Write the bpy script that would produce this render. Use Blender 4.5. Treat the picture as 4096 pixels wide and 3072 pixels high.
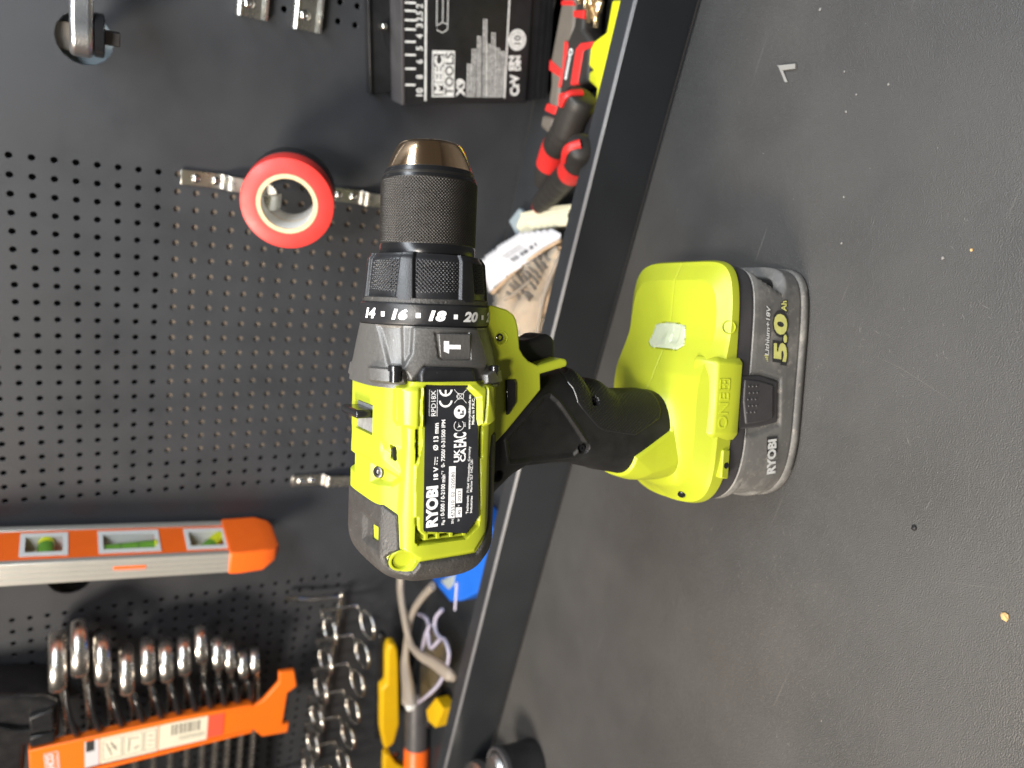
import bpy, math, random
import numpy as np
from mathutils import Vector, Matrix

random.seed(7)
rng = np.random.default_rng(7)
MM = 0.001
for o in list(bpy.data.objects):
    bpy.data.objects.remove(o)
scene = bpy.context.scene
COL = scene.collection

# ------------------------------------------------------------------ camera
# world: z up, bench top at z = 0, x along the tool wall, y towards the wall (metres)
cam_d = bpy.data.cameras.new("camera")
cam = bpy.data.objects.new("camera", cam_d)
COL.objects.link(cam)
AX = Vector((0.20813131, -0.44934411, -0.86877571))      # right in the picture = down in the place
AY = Vector((0.89756561, 0.44069202, -0.01290421))       # up in the picture = along the wall
AZ = Vector((0.38866095, -0.77709743, 0.49503763))
cam.matrix_world = Matrix(((AX.x, AY.x, AZ.x, 0.0), (AX.y, AY.y, AZ.y, 0.0),
                           (AX.z, AY.z, AZ.z, 0.311), (0, 0, 0, 1)))
cam_d.sensor_fit = 'HORIZONTAL'
cam_d.sensor_width = 36.0
cam_d.lens = 36.0 * 3069.0 / 4096.0
cam_d.clip_start = 0.01
cam_d.clip_end = 50.0
cam_d.dof.use_dof = True
cam_d.dof.focus_distance = 0.315
cam_d.dof.aperture_fstop = 8.5
scene.camera = cam

# ------------------------------------------------------------------ light
world = bpy.data.worlds.new("World")
scene.world = world
world.use_nodes = True
bg = world.node_tree.nodes["Background"]
bg.inputs[0].default_value = (1.0, 0.90, 0.80, 1)
bg.inputs[1].default_value = 0.062

def area_light(name, loc, target, size, power, color, size_y=None):
    d = bpy.data.lights.new(name, 'AREA')
    d.shape = 'RECTANGLE' if size_y else 'SQUARE'
    d.size = size
    if size_y:
        d.size_y = size_y
    d.energy = power
    d.color = color
    o = bpy.data.objects.new(name, d)
    COL.objects.link(o)
    o.location = loc
    o.rotation_euler = (Vector(target) - Vector(loc)).to_track_quat('-Z', 'Y').to_euler()
    return o

area_light("ceiling_lamp", (-0.70, -0.22, 0.95), (-0.25, 0.3, 0.1), 0.32, 21, (1.0, 0.89, 0.76))
area_light("led_strip", (0.30, 0.38, 0.62), (0.15, 0.53, 0.20), 1.30, 10.5, (0.88, 0.94, 1.0), 0.12)
sd = bpy.data.lights.new("room_lamp", 'SPOT')
sd.energy = 22
sd.color = (1.0, 0.92, 0.82)
sd.spot_size = math.radians(44)
sd.spot_blend = 1.0
sd.shadow_soft_size = 0.05
so = bpy.data.objects.new("room_lamp", sd)
COL.objects.link(so)
so.location = (-0.04, -0.30, 0.78)
so.rotation_euler = (Vector((-0.22, 0.27, 0.10)) - so.location).to_track_quat('-Z', 'Y').to_euler()
scene.view_settings.view_transform = 'Standard'
scene.view_settings.look = 'None'
scene.view_settings.exposure = 0.2
scene.view_settings.gamma = 1.0

# ------------------------------------------------------------------ traced outlines, millimetres
T = {
'frame':[(-8.09,206.62),(-7.47,203.33),(-5.09,202.5),(-4.12,201.55),(-3.46,200.09),(-3.55,179.46),(-7.56,174.84),(-7.8,169.4),(-21.48,168.85),(-22.93,171.1),(-22.96,175.27),(-20.74,175.83),(-12.03,176.2),(-7.79,181.05),(-7.55,197.48),(-8.46,198.28),(-22.73,198.1),(-23.19,200.61),(-22.37,205.54),(-20.85,206.5)],
'label':[(-7.7,197.55),(-7.92,182.4),(-13.78,175.97),(-59.73,173.64),(-65.71,178.94),(-63.09,196.59),(-62.28,196.99),(-8.24,197.97)],
'carrier':[(-15.18,199.5),(-29.87,198.52),(-38.4,200.73),(-57.2,200.27),(-57.59,198.96),(-62.6,198.59),(-64.62,196.69),(-64.86,178.66),(-59.28,172.87),(-31.12,175.06),(-15.88,174.04)],
'pocket':[(-14.53,200.27),(-49.08,200.25),(-67.07,199.62),(-68.46,198.47),(-68.13,178.52),(-63.71,172.95),(-54.9,172.31),(-31.2,173.54),(-15.25,172.96)],
'ridge':[(-20.07,204.55),(-29.58,204.1),(-57.05,204.95),(-70.09,204.39),(-73.48,199.69),(-74.62,197.24),(-74.02,174.2),(-66.73,168.85),(-36.49,169.12),(-21.36,168.97)],
'cover':[(-57.08,211.26),(-55.8,212.68),(-55.46,214.05),(-55.36,214.3),(-54.55,212.66),(-54.1,209.19),(-57.32,204.88),(-70.92,204.14),(-72.54,206.8),(-74.51,208.02),(-78.02,206.21),(-79.89,202.69),(-79.36,199.31),(-75.41,197.41),(-74.73,173.66),(-67.59,167.76),(-63.16,166.2),(-49.25,166.66),(-37.18,167.35),(-28.72,165.89)],
'hole_sq':[(-59.98,217.79),(-61.08,214.17),(-66.63,214.13),(-65.01,216.92)],
'hole_sq_rec':[(-56.34,220.29),(-58.18,214.25),(-68.99,214.07),(-64.9,220.09)],
'ring_c':[(-75.34,202.87),(-75.95,198.27),(-71.87,202.97)],
'slot_top':[(-16.34,216.96),(-15.62,216.08),(-26.8,215.8),(-26.23,216.73)],
'lever':[(-17.75,219.86),(-19.51,216.74),(-20.18,218.99),(-15.34,216.84)],
'screw_body':[(-39.01,217),(-39.17,214.73)],
'boss':[(-36.06,219.46),(-37.8,212.28),(-40.91,208.88),(-43.98,210.79),(-42.2,219.48)],
'slitA':[(-24.2,200.47),(-24.23,199.67),(-34.62,199.34),(-34.57,200.14)],
'slitA2':[(-29.13,200.41),(-29.17,199.66),(-38.33,199.44),(-38.28,200.12)],
'slitB':[(-24.04,173.94),(-24.06,173.36),(-36.24,172.95),(-36.2,173.57)],
'hvent':[(-30.74,207.89),(-31.59,206.63),(-36.45,206.49),(-35.74,207.75)],
'slope_fac':[(-25.62,213.94),(-30.55,208.02),(-31.08,204.08),(-42.1,203.75),(-32.7,213.76)],
'gplate':[(13.32,200.79),(14.16,200.06),(14.13,174.76),(1.48,170.04),(-1.76,171.9),(-0.42,197.09),(-7.2,202.18),(-1.64,205.13),(3.88,202.03)],
'grib':[(14.13,210.45),(14.3,203.67),(-0.59,204.53),(-0.58,209.08)],
'badge':[(12.11,193.53),(12.49,179.47),(1.87,178.97),(1.84,190.86),(2.77,192.59)],
'hammer':[(9.16,190.51),(9.19,188.39),(7.79,188.27),(7.79,183.43),(6.12,183.36),(6.17,188.21),(4.41,188.21),(5.27,190.37)],
'bumper':[(-2.9,197.84),(-0.11,196.93),(0.35,196.11),(0.02,174.16),(-3.69,173.64),(-6.93,173.5)],
'towerL':[(-7.23,213.84),(-1.96,213.67),(-2,204.55),(-2.77,204.03),(-7.37,203.96)],
'screwL':[(0.29,211.83),(-1.84,206.17)],
'towerR':[(-3.79,173.12),(-2.35,169.33),(-2.54,164.31),(-7.65,163.89),(-7.53,172.96)],
'screwR':[(-0.07,168.51),(-2.14,165.15)],
'guard':[(23.16,165.66),(23.22,164),(21.75,157.21),(19.88,154.28),(17.44,152.73),(13.48,151.67),(5.97,150.72),(3.22,148.84),(0.95,146.38),(-1.09,141.53),(2.03,130.15),(1.62,127.33),(-0.05,126.61),(-1.51,127.15),(-4.68,140.14),(-11.39,139.49),(-28.87,155.7),(-34.66,162),(-33.98,165.41),(22.35,167.82)],
'trigger':[(11.7,150.49),(10.22,147.47),(8.87,145.33),(9.18,142.05),(9.98,137.24),(11.59,134.57),(11.96,131.81),(10.8,128.95),(8.45,127.37),(0.51,126.8),(-2.65,137.8),(-0.56,143.96),(4.56,150.14)],
'g_screw':[(10.38,160.51),(7.95,157.69)],
'switch':[(-6.78,157.09),(-6.82,153.26),(-8.33,152.44),(-16.39,152.05),(-21.33,155.43),(-21.56,156.17)],
'pad':[(-8.8,123.04),(-11.46,121.3),(-17.33,119.54),(-20.6,116.9),(-27.3,109.96),(-29.13,107.86),(-30.93,104.08),(-33.53,87.08),(-26.17,73.31),(-23.08,71.95),(-17.33,74.01),(-13.58,77.92),(-11.8,83.76),(-11.58,97.64),(-11.43,107.04),(-6.24,114.57),(-7.25,120.28)],
'pad_holes':[(-17.32,109.3),(-19.29,106.19)],
'hand_holes':[(-38.51,113.83),(-47.78,157.65)],
'tri':[(-41.73,152.45),(-32.41,154.52),(-15.26,135.98),(-14.39,132.98),(-17.07,129.74),(-35.79,114),(-41.51,118.19),(-41.96,128.32)],
'grip_bottom':[(-14,67.82),(-16.38,67.6),(-21.49,67.81),(-27.27,66.6),(-31.84,67.71),(-43.46,86.08),(-54.06,86.7)],
'one_block':[(5.84,59.89),(6.5,50.96),(6.33,46.21),(3.5,44.53),(-30.71,42.56),(-33.5,45.12),(-33.8,47.35),(-31.64,58.06)],
'one_b30':[(-0.26,63.79),(-28.77,61.81),(-35.58,57.39)],
'led':[(7.03,72.98),(8.28,73.08),(17.14,69.45),(18.38,61.89),(17.88,67.83),(9.81,67.68),(7.77,70.17)],
'led0':[(6.24,57.57),(18.25,54.86),(7.37,63.84),(6.92,56.6)],
'pockets':[(17.91,50.86),(18,46.97)],
'pockets2':[(-46.39,48.5),(-46.53,46.52)],
'corner_screw':[(-62.92,53.58)],
'one_txt':[(-28.73,48.78),(-12.46,50.34),(-28.49,54.63)],
'plus_box':[(-5.47,56.23),(-5.54,49.61),(-10.85,49.1),(-10.74,55.74)],
'bat_latch':[(-4.16,44.81),(-4.05,31.94),(-6.67,19.5),(-26.94,17.58),(-28.62,28.78),(-29.38,42.6)],
'bat_btn':[(-5.4,42.71),(-8.11,22.95),(-25.09,21.41),(-26.98,38.27),(-16.08,42.5)],
'bumps':[(-10.18,38.24),(-10.69,32.41),(-22.89,29.97),(-22.65,36.98)],
'bat_edge':[(22.88,47.84),(23.21,37.15),(24.05,9.27),(24.26,2.43)],
't50':[(2.16,15.08),(25.47,17.68),(2.78,23.9),(26.31,17.47),(31.08,18)],
'tli':[(5.27,27.13),(28.82,28.46),(5.26,29.77)],
'tbars':[(2.14,26.8),(5.06,27.11)],
'tryo':[(-51.79,16.8),(-34.83,17.72),(-51.4,22.3)],
'tryobox':[(-33.73,22.68),(-34.22,16.87),(-46.99,17.01),(-46.18,22.86)],
'scoop':[(44.93,24.1),(43.88,4.88),(41.7,4.64),(37.22,6.68)],
'step':[(-32.36,33.76),(-29.45,32.89),(-28.17,12.01)],
'x_RPD18X':[(-18.9,193.49),(-9.2,193.83),(-18.83,195.48)],
'x_l1':[(-18.97,196.18),(-8.85,196.33),(-18.96,196.38)],
'x_l2':[(-19.08,192.94),(-8.9,193.1),(-19.07,193.15)],
'x_C':[(-16.28,186.81),(-13.11,186.93),(-16.12,192.3)],
'x_E':[(-12,186.97),(-8.94,187.09),(-11.88,192.45)],
'x_bin':[(-14.24,186.02),(-14.37,180.77),(-9.11,180.98),(-9.02,186.22)],
'x_man':[(-17.71,183.45),(-17.79,180.91)],
'x_arr':[(-22.91,183.67),(-22.99,181.62)],
'x_001':[(-23.51,180.75),(-21.9,180.82),(-23.48,181.43)],
'x_www':[(-24.56,178.76),(-11.22,179.02),(-24.51,179.9)],
'x_made':[(-22.75,177.19),(-12.37,177.41),(-22.71,178.3)],
'x_ipm':[(-38.71,189.05),(-20.46,189.48),(-38.6,190.63)],
'x_d13':[(-32.05,192.14),(-21.62,192.21),(-31.85,194.12)],
'x_EAC':[(-31.26,180.44),(-25.6,180.67),(-30.98,185.63)],
'x_UK':[(-37.14,183),(-32.05,183.05),(-36.99,185.4)],
'x_CA':[(-37.08,180.41),(-31.73,180.48),(-36.93,182.72)],
'x_RYOBI':[(-61.61,191.5),(-45.67,191.85),(-61.13,196.01)],
'x_18V':[(-43.3,191.76),(-38.35,191.86),(-43.16,193.64)],
'x_dc':[(-37.61,193.28),(-34.55,193.11)],
'x_dc2':[(-37.67,192.37),(-34.61,192.2)],
'x_n0':[(-61.27,188.51),(-40.19,188.78),(-61.09,190.18)],
'x_SN':[(-61.2,184.48),(-59.53,184.54),(-61.09,185.52)],
'x_ser':[(-58.58,184.4),(-40.8,184.86),(-58.42,185.91)],
'x_serbox':[(-58.85,186.96),(-59.13,184.16),(-38.69,184.44),(-38.6,187.22)],
'x_W':[(-60.64,181.9),(-59.49,181.95),(-60.53,182.88)],
'x_wbox':[(-58.84,183.74),(-58.98,181.1),(-55.09,181.18),(-54.94,183.82)],
'x_45':[(-57.92,181.65),(-55.9,181.72),(-57.78,182.99)],
'x_Y':[(-54.77,182.09),(-53.93,182.13),(-54.69,182.93)],
'x_ybox':[(-53.24,183.81),(-53.29,181.18),(-47.68,181.29),(-47.6,183.89)],
'x_2023':[(-52.63,181.74),(-48.46,181.91),(-52.51,183.08)],
'x_tech':[(-57.91,178.33),(-50.6,178.33),(-57.81,179.36)],
'x_win':[(-49.6,178.3),(-31.32,178.39),(-49.51,179.33)],
'x_ind':[(-57.73,176.72),(-50.91,176.71),(-57.64,177.68)],
'x_mar':[(-49.38,176.95),(-36.19,177.13),(-49.29,178.02)],
'bighole':[(-45.2,318.5),(-41.8,288.4),(-30.7,303.5),(-59.5,303.7),(-44.8,303.6)],
'ratchet':[(-39.1,311),(-36.8,299.7),(-35.8,294.4),(-34.8,289.4),(-49,306.6),(-32.1,292.1),(-38.9,292.1)],
'clip1':[(-7.1,224.1),(-14.8,221.6),(-10.2,202.2),(-2.8,203.7),(-6.8,214.4)],
'clip2':[(0,190.9),(-15.4,187.1),(-10.6,168.1),(4.1,171.8),(-6.4,179.8)],
'holes0':[(-117.6,343.5),(-117.6,250.9),(-176.2,343.8)],
'holesR':[(-5.8,191.2),(-6.6,165.1),(-6.4,155.1),(5.9,155.6)],
'holesB':[(-471.6,354.2),(-471.4,343.2),(-482.5,354.1),(-492.8,342.7)],
'holes1e':[(-117.3,343.2),(-219.9,119.8),(-363.9,153.2),(-363.5,353.3)],
'holes_last':[(-200.8,143.3)],
'holes0b':[(-362.7,343.5),(-362.5,214.4)],
'meec_tab':[(10.6,142),(-48.5,131.3),(-49.6,129.7),(-47.1,108.6),(15.6,118.7)],
'meec_body':[(15.2,125.7),(-47.5,115.5),(-31,22.1),(34.6,35.3)],
'meec_ridge':[(34.8,33.7),(-31.1,21),(-27.4,3.8),(38,19)],
'meec_cut':[(-4.6,129),(-12.6,128.8),(-19.8,125.8),(-31.4,122.4),(-14,127.1)],
'm_ticks':[(-35.2,117.5),(-33.7,108.5),(-25.2,119.1),(-16.8,120.5),(-8.9,121.8),(-1.6,123),(3.8,123.8),(9.2,124.7),(13.8,125.5)],
'm_digits':[(-37.7,105),(-28.2,106.7),(-18.8,108.3),(-10.8,109.7),(-3.6,110.9),(2.7,112),(8.2,113),(14.1,114)],
'm_dh':[(-38.1,107.4),(-37.4,102.8)],
'm_vline':[(-42.6,99.7),(18.8,109)],
'm_box':[(-39.3,95.5),(-36.6,79.3),(-7.6,84.8),(-10.5,98.8)],
'm_MEEC':[(-37,87.3),(-10,93.4),(-38,93.2)],
'm_TOOLS':[(-35.4,80.7),(-8.6,85.6),(-36.3,85.9)],
'm_X9':[(-35,71.6),(-23.5,73.9),(-36,77.6)],
'm_par':[(-35,68.4),(-34.4,64.8),(-33.8,60.6),(-33,56.2),(-32.6,53.3),(-32,49.6),(-31.4,46.1),(-30.7,42.2),(-13.5,72.3),(-3.6,70.8),(5.1,68.5),(16.2,66.4),(1.8,60.7),(9.2,58.4),(0.6,53.2),(-0.8,48.9)],
'm_vline2':[(-31.1,40.4),(31.1,51.6)],
'm_circ':[(8.2,39.3),(9.5,32.5)],
'm_CrV':[(-27.4,29.5),(-13.2,33),(-28.5,36.3)],
'm_EN':[(-10.7,32.2),(-1.2,34.5),(-12.4,41.3)],
'm_key':[(20.2,102.5),(5.1,100.2),(2.7,99.7),(1.7,95.4),(4.4,92),(7.5,92.6),(7.9,96.3),(21.8,95),(21.1,98.3)],
'hook1':[(-113.5,248.4),(-123.5,248),(-124.4,218.8),(-114.8,205.5),(-118.4,239.5),(-118.5,227.2)],
'hook2':[(-114,146.2),(-125.2,144.9),(-125.8,110.7),(-114.3,112.4),(-119.1,143.8),(-118.8,132.7)],
'hook3':[(-354.2,155.4),(-367.1,154.1),(-369.8,98.7),(-357.8,100.3),(-361.8,146.9),(-362.6,137.4)],
'hooktab':[(-118.8,206),(-115,204.8),(-113.1,194.1),(-122.4,194),(-125.1,204.8)],
'tape':[(-114,195),(-111.1,166.9),(-112.1,176.6),(-112.5,180.1)],
'lev_edge':[(-381.1,355.3),(-395.2,201.4),(-405,169.4)],
'lev_back':[(-391.2,358.2),(-405.8,195.4),(-409.5,167.6)],
'lev_left':[(-398.1,356),(-412.5,200.8)],
'lev_v1':[(-380.5,346.1),(-400.5,316.7)],
'lev_v2':[(-383.5,297.6),(-406.7,256.3)],
'lev_v3':[(-389.3,238.2),(-409.2,207.2)],
'lev_slot':[(-397.1,288.5),(-399.5,266.9)],
'wr_heads':[(-489.3,325.2),(-479.4,310.5),(-493.5,295.1),(-510.4,277.8),(-503.5,262.6),(-507,248.7),(-504.9,235.3),(-496,222.7),(-508.7,208.7),(-515,198.5),(-526.6,186.9),(-525.2,177.1)],
'wr_in':[(-568.1,320.3),(-565.8,304.1),(-565.2,288.2),(-566.5,271.9),(-565.2,257.2),(-563.6,243.5),(-563.7,230.1),(-564.6,217.1),(-566.1,205.2),(-567.2,194.5),(-569.6,182.8),(-569.7,171.9)],
'wr_hh':[(-466,324.7),(-513.4,325.6),(-488.2,329.6),(-490.6,320.2),(-511.4,178.1),(-537.2,176.1),(-524,181.7),(-526.4,172.4)],
'wr_bar':[(-569.2,341.1),(-592.7,341.7),(-569.8,175.2),(-600.9,172.8),(-570.7,172.1),(-548.6,156.2),(-536.2,157.3),(-537.3,143.7),(-557.2,139.5),(-563.3,147.3),(-602.2,148.4),(-602.6,142.1),(-614.2,142.6),(-613.3,164.3)],
'wr_stk':[(-573.5,307.9),(-596.8,308),(-573.4,297),(-596.8,297),(-573,253.4),(-596.2,252.8),(-570.8,212.5),(-593.9,216.9),(-574.3,201.1),(-594.8,201.3)],
'wr_logo':[(-572.1,334.3),(-574.2,325.6),(-592.9,334.7),(-594.2,326)],
'blackbox':[(-509.7,362.8),(-518.2,332.5),(-528.4,322),(-576.1,323.3),(-573.8,341.3),(-593.1,366.4)],
'spine':[(-490.1,97.4),(-714.9,101.3)],
'sp_end':[(-490.3,125.3),(-483.1,129.8)],
'rungs':[(-487.1,159.4),(-520.5,156.5),(-554.6,153.6),(-589.3,150.6),(-624.6,147.6),(-661.3,144.4)],
'rung1':[(-498.8,113.1),(-500.5,80.6)],
'rungN':[(-676.8,116.2),(-681.2,83.7)],
'rings':[(-505.6,76.5),(-538.3,81.1),(-574.7,82.2),(-612,82),(-646.9,82.3),(-679.3,82.4)],
'rtop':[(-499.4,119),(-530.5,122.3),(-565.1,122.8),(-599,124.3),(-636.4,124.3)],
'gl_t1':[(-455.1,518.7),(-469.5,512.2),(-484.8,495.3),(-498,476.8),(-494.3,456.9),(-485,435.7),(-476.2,413.3),(-479.5,409.5)],
'gl_t2':[(-426.1,466.4),(-448.9,480.1),(-475.7,492),(-498.8,494.1),(-521.4,491),(-536,485.8),(-547.3,470.7),(-557.9,461.7)],
'gl_lens':[(-504.5,516.8),(-496.1,501.1),(-505.4,494.2),(-527.2,498),(-542.1,499.7),(-551.4,492.6),(-585.5,482.8),(-564.2,470.1),(-530.6,453.8),(-499.6,448.1),(-489.2,452.8),(-490.1,467.3),(-492,479.1),(-481.3,484),(-464.8,476.3)],
'yel1':[(-530.4,54.5),(-530.6,48.3),(-537.4,44.8),(-555.7,40.8),(-642.4,25.9),(-669.2,27.3),(-677.9,36.4),(-645.7,45.6),(-587.5,54.2),(-582.5,49.6),(-538.2,55.7)],
'yel2':[(-566.8,468.6),(-563.7,451.4),(-594.9,457.6),(-603,473.4),(-597.1,481.5)],
'yel3':[(-673,40.5),(-673.1,34.6),(-687.9,26.3),(-701.2,12.1),(-709.9,10.6),(-699.7,37.9)],
'scr':[(-616.2,504.5),(-655.9,488.4),(-681.8,478.7),(-652.8,511.9),(-618.7,480.5)],
'blue':[(-460.9,511.7),(-453.1,471.8),(-436.1,453.6),(-405.1,428.5),(-363.8,429.1),(-385.9,467.5),(-440.6,515.6)],
'bluewin':[(-448.6,496.4),(-444.9,479.2),(-433.9,472.2),(-423.2,473.5)],
'bag_lab':[(-159,541.5),(-135.5,517),(-120,494.1),(-105.5,453.1),(-105.5,441.6),(-108.7,441.1),(-135,472),(-177.9,519.7)],
'bag_clr':[(-182.4,529.3),(-137.3,480.1),(-112.7,450.6),(-117.4,440.7),(-140.9,445.2),(-166.9,445.2),(-183.3,443.8),(-202.3,472.3),(-197.9,523.5)],
'barcode':[(-141.8,497.6),(-120.1,470.4),(-141.7,490.8),(-121.1,466.9)],
'knife':[(-109.4,510.4),(-90.8,462.5),(-82.6,435.8),(-91.3,433.5),(-96.5,433.7),(-116.2,487.4),(-126.9,497.8),(-120.7,514.8)],
'blade':[(-121.3,531.9),(-107.8,520.3),(-109.6,509.2),(-128.2,514.4)],
'bluebit':[(-118,446.9),(-118.6,440.9),(-129.8,443.3),(-124.5,446.8)],
'hA':[(-40.4,398.9),(-54.9,416.1),(-71.8,447),(-89.4,473.7),(-97.6,485.5),(-44,413.2),(-38.7,386.1)],
'hB':[(-14.2,430.7),(-27.5,437.8),(-42.3,447.1),(-16.7,445),(-12.7,416.6)],
'hB2':[(-55.4,465.4),(-67.8,471.1),(-80.6,483.1)],
'tc_grey':[(35.4,505.8),(36.3,489.4),(26.8,484.4),(-2.3,483.6),(-8.1,486.7),(-26.4,482.8),(-32.7,483.4),(-27.8,495.4),(-15,497.7),(0.8,505.1),(24.7,506.7)],
'tc_blk':[(39.3,490.8),(40,476.1),(23.6,470.5),(17.3,455.1),(11.1,456.3),(-7.7,449.5),(-12.2,467.8),(-27.7,472.9),(-23.8,480.5),(-13.3,484.3),(14.5,487),(24.3,483.2)],
'tc_red1':[(14.3,489.7),(13.6,485.4),(10.6,483.4),(-14.6,481.3),(-15.5,484.6),(-2.4,484.7)],
'tc_red2':[(16.9,453.9),(12.5,457),(10.4,463.3),(-10.3,461),(-11.9,469.6),(10.5,472.9),(14.6,468.4)],
'tc_red3':[(33.3,486.9),(34.1,473.3),(29.1,472),(29.1,484.9)],
'tc_red4':[(0.8,505.1),(-4.2,486.2),(-9.1,486.2),(-6.2,503)],
'tc_red5':[(-27.2,495.7),(-27.4,481.8),(-33.2,483.2),(-32.6,496.9)],
'tc_red6':[(-19,481.6),(-16.1,472.6),(-18.2,468.3),(-23,467.2),(-28.1,472.1),(-24.4,480.3)],
'tc_end':[(-35.7,501.7),(-35.4,485.8),(-44,483),(-46.7,487.8),(-44.3,500.8)],
'tc_txt':[(-8.6,477.8),(8.9,478.8)],
'tc_red0':[(38.6,506.2),(39.3,491.3),(36.3,489.4),(35.4,505.8)],
'ylw':[(42.2,421.4),(-27.1,421.3),(-28.1,426.7),(-21.8,436.7),(-14.7,434),(-9.8,435.3),(-6.6,446.4),(-1.7,448.2),(0.2,445),(2.1,450.5),(12,453.1),(16.8,450.8),(23.1,439.5),(41.2,441.4)],
'ylw_gr':[(41.4,442.9),(23.2,441),(16.8,452.3),(18.2,454),(24,443.8),(38.4,445.8),(41.1,448)],
'bits':[(35.9,477.8),(35.4,469.2),(28.3,477.4),(28.3,470),(27.3,461.4),(39.8,472.3)],
'jar':[(-528,354.6),(-511.3,362.3),(-492.8,330)],
'jar2':[(-606.5,415.1),(-641.1,445.6)],
'scrap':[(21.6,311.1),(23.7,299.7),(21.6,298.7),(19.8,306.9),(15,301.3),(14.8,303.2)],
'chips':[(23.8,270),(21.5,244.5),(15.2,259),(7.3,261.2),(-28.3,245.5),(-48,237.4),(-32.7,178.7),(-39.2,188.4),(48.6,296.7)],
'scr1':[(-160.1,131.3),(-152.5,119),(-145.3,107.7)],
'scr2':[(-88.2,199.4),(-88,185),(-89.5,170),(-91.2,155.1)],
'scuffs':[(-83,209.2),(-83.8,202.3),(-74.6,195.6),(-108,171.7),(-119,170.8),(-55.1,147.8),(-52,167),(-95.6,182.8),(-27.2,186.6),(-105.6,225.2),(-123.1,219.6),(-75.2,174.1)],
'scuffs1':[(-227.9,219.6),(-212.9,205.8),(-208.1,180.5),(-226.1,195.1),(-251.8,155.7),(-203.9,190.7),(-245.4,125.6),(-286.1,162.1),(-281.9,166.2),(-251.8,149.8),(-225,251.9),(-220.2,225.7),(-188.3,206.6),(-272,252.2)],
'chip_brown':[(-155.9,105.1),(-146.8,150.5)],
}

# ------------------------------------------------------------------ materials
def mat(name, color, rough=0.5, metal=0.0, bump=None, var=None, dust=None, spec=0.5, trans=0.0, ior=1.45, alpha=1.0, coat=0.0):
    m = bpy.data.materials.new(name)
    m.use_nodes = True
    nt = m.node_tree
    p = nt.nodes["Principled BSDF"]
    p.inputs["Base Color"].default_value = (*color, 1)
    p.inputs["Roughness"].default_value = rough
    p.inputs["Metallic"].default_value = metal
    p.inputs["Specular IOR Level"].default_value = spec
    p.inputs["Transmission Weight"].default_value = trans
    p.inputs["IOR"].default_value = ior
    p.inputs["Coat Weight"].default_value = coat
    tc = nt.nodes.new("ShaderNodeTexCoord")
    def noise(scale, detail=3.0, rough_=0.6):
        n = nt.nodes.new("ShaderNodeTexNoise")
        n.inputs["Scale"].default_value = scale
        n.inputs["Detail"].default_value = detail
        n.inputs["Roughness"].default_value = rough_
        nt.links.new(tc.outputs["Object"], n.inputs["Vector"])
        return n
    last = None
    def mix(fac, a, bcol):
        x = nt.nodes.new("ShaderNodeMix")
        x.data_type = 'RGBA'
        nt.links.new(fac, x.inputs["Factor"])
        if a is None:
            x.inputs["A"].default_value = (*color, 1)
        else:
            nt.links.new(a, x.inputs["A"])
        x.inputs["B"].default_value = (*bcol, 1)
        return x.outputs["Result"]
    def ramp(src, lo, hi):
        r = nt.nodes.new("ShaderNodeMapRange")
        r.inputs["From Min"].default_value = lo
        r.inputs["From Max"].default_value = hi
        nt.links.new(src, r.inputs["Value"])
        return r.outputs["Result"]
    if var:
        sc, amt = var
        n = noise(sc)
        f = ramp(n.outputs["Fac"], 0.35, 0.75)
        last = mix(f, last, tuple(min(1, c * amt) for c in color))
        rr = nt.nodes.new("ShaderNodeMapRange")
        rr.inputs["From Min"].default_value = 0.3
        rr.inputs["From Max"].default_value = 0.7
        rr.inputs["To Min"].default_value = max(0.02, rough * 0.85)
        rr.inputs["To Max"].default_value = min(1, rough * 1.2)
        nt.links.new(n.outputs["Fac"], rr.inputs["Value"])
        nt.links.new(rr.outputs["Result"], p.inputs["Roughness"])
    if dust:
        for (sc, lo, hi, dc) in dust:
            n = noise(sc, 5.0, 0.7)
            last = mix(ramp(n.outputs["Fac"], lo, hi), last, dc)
    if last is not None:
        nt.links.new(last, p.inputs["Base Color"])
    if bump:
        sc, st, dist = bump
        n = noise(sc, 2.0, 0.5)
        bnode = nt.nodes.new("ShaderNodeBump")
        bnode.inputs["Strength"].default_value = st
        bnode.inputs["Distance"].default_value = dist
        nt.links.new(n.outputs["Fac"], bnode.inputs["Height"])
        nt.links.new(bnode.outputs["Normal"], p.inputs["Normal"])
    return m

GRIT = (0.30, 0.29, 0.27)
M = {}
M['lime'] = mat("lime_plastic", (0.325, 0.365, 0.020), 0.38, bump=(2200, 0.25, 0.0001), var=(60, 0.93), dust=[(900, 0.74, 0.80, (0.60, 0.62, 0.30))])
M['overmould'] = mat("grey_overmould", (0.030, 0.028, 0.026), 0.52, bump=(1100, 0.6, 0.0005), var=(90, 1.5), dust=[(420, 0.62, 0.78, (0.22, 0.20, 0.18))])
M['black'] = mat("black_rubber", (0.0085, 0.0085, 0.0085), 0.50, spec=0.35, bump=(1800, 0.35, 0.0002), var=(120, 1.5), dust=[(1300, 0.74, 0.80, GRIT)])
M['blackplastic'] = mat("black_plastic", (0.011, 0.011, 0.012), 0.36, spec=0.4, bump=(1800, 0.2, 0.0002), var=(100, 1.4), dust=[(900, 0.70, 0.78, GRIT)])
M['glossblack'] = mat("glossy_black", (0.012, 0.012, 0.013), 0.18)
M['gunmetal'] = mat("metallic_grey_plastic", (0.105, 0.100, 0.094), 0.42, 0.5, bump=(3000, 0.35, 0.0002), var=(1500, 1.35), dust=[(380, 0.64, 0.80, (0.36, 0.34, 0.31))])
M['chrome'] = mat("chrome_painted_warm_reflection", (0.80, 0.56, 0.35), 0.14, 1.0, bump=(300, 0.03, 0.0005), dust=[(1600, 0.78, 0.82, (0.9, 0.88, 0.85))])  # copper tint puts the reflection of a warm room into the base colour
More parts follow.
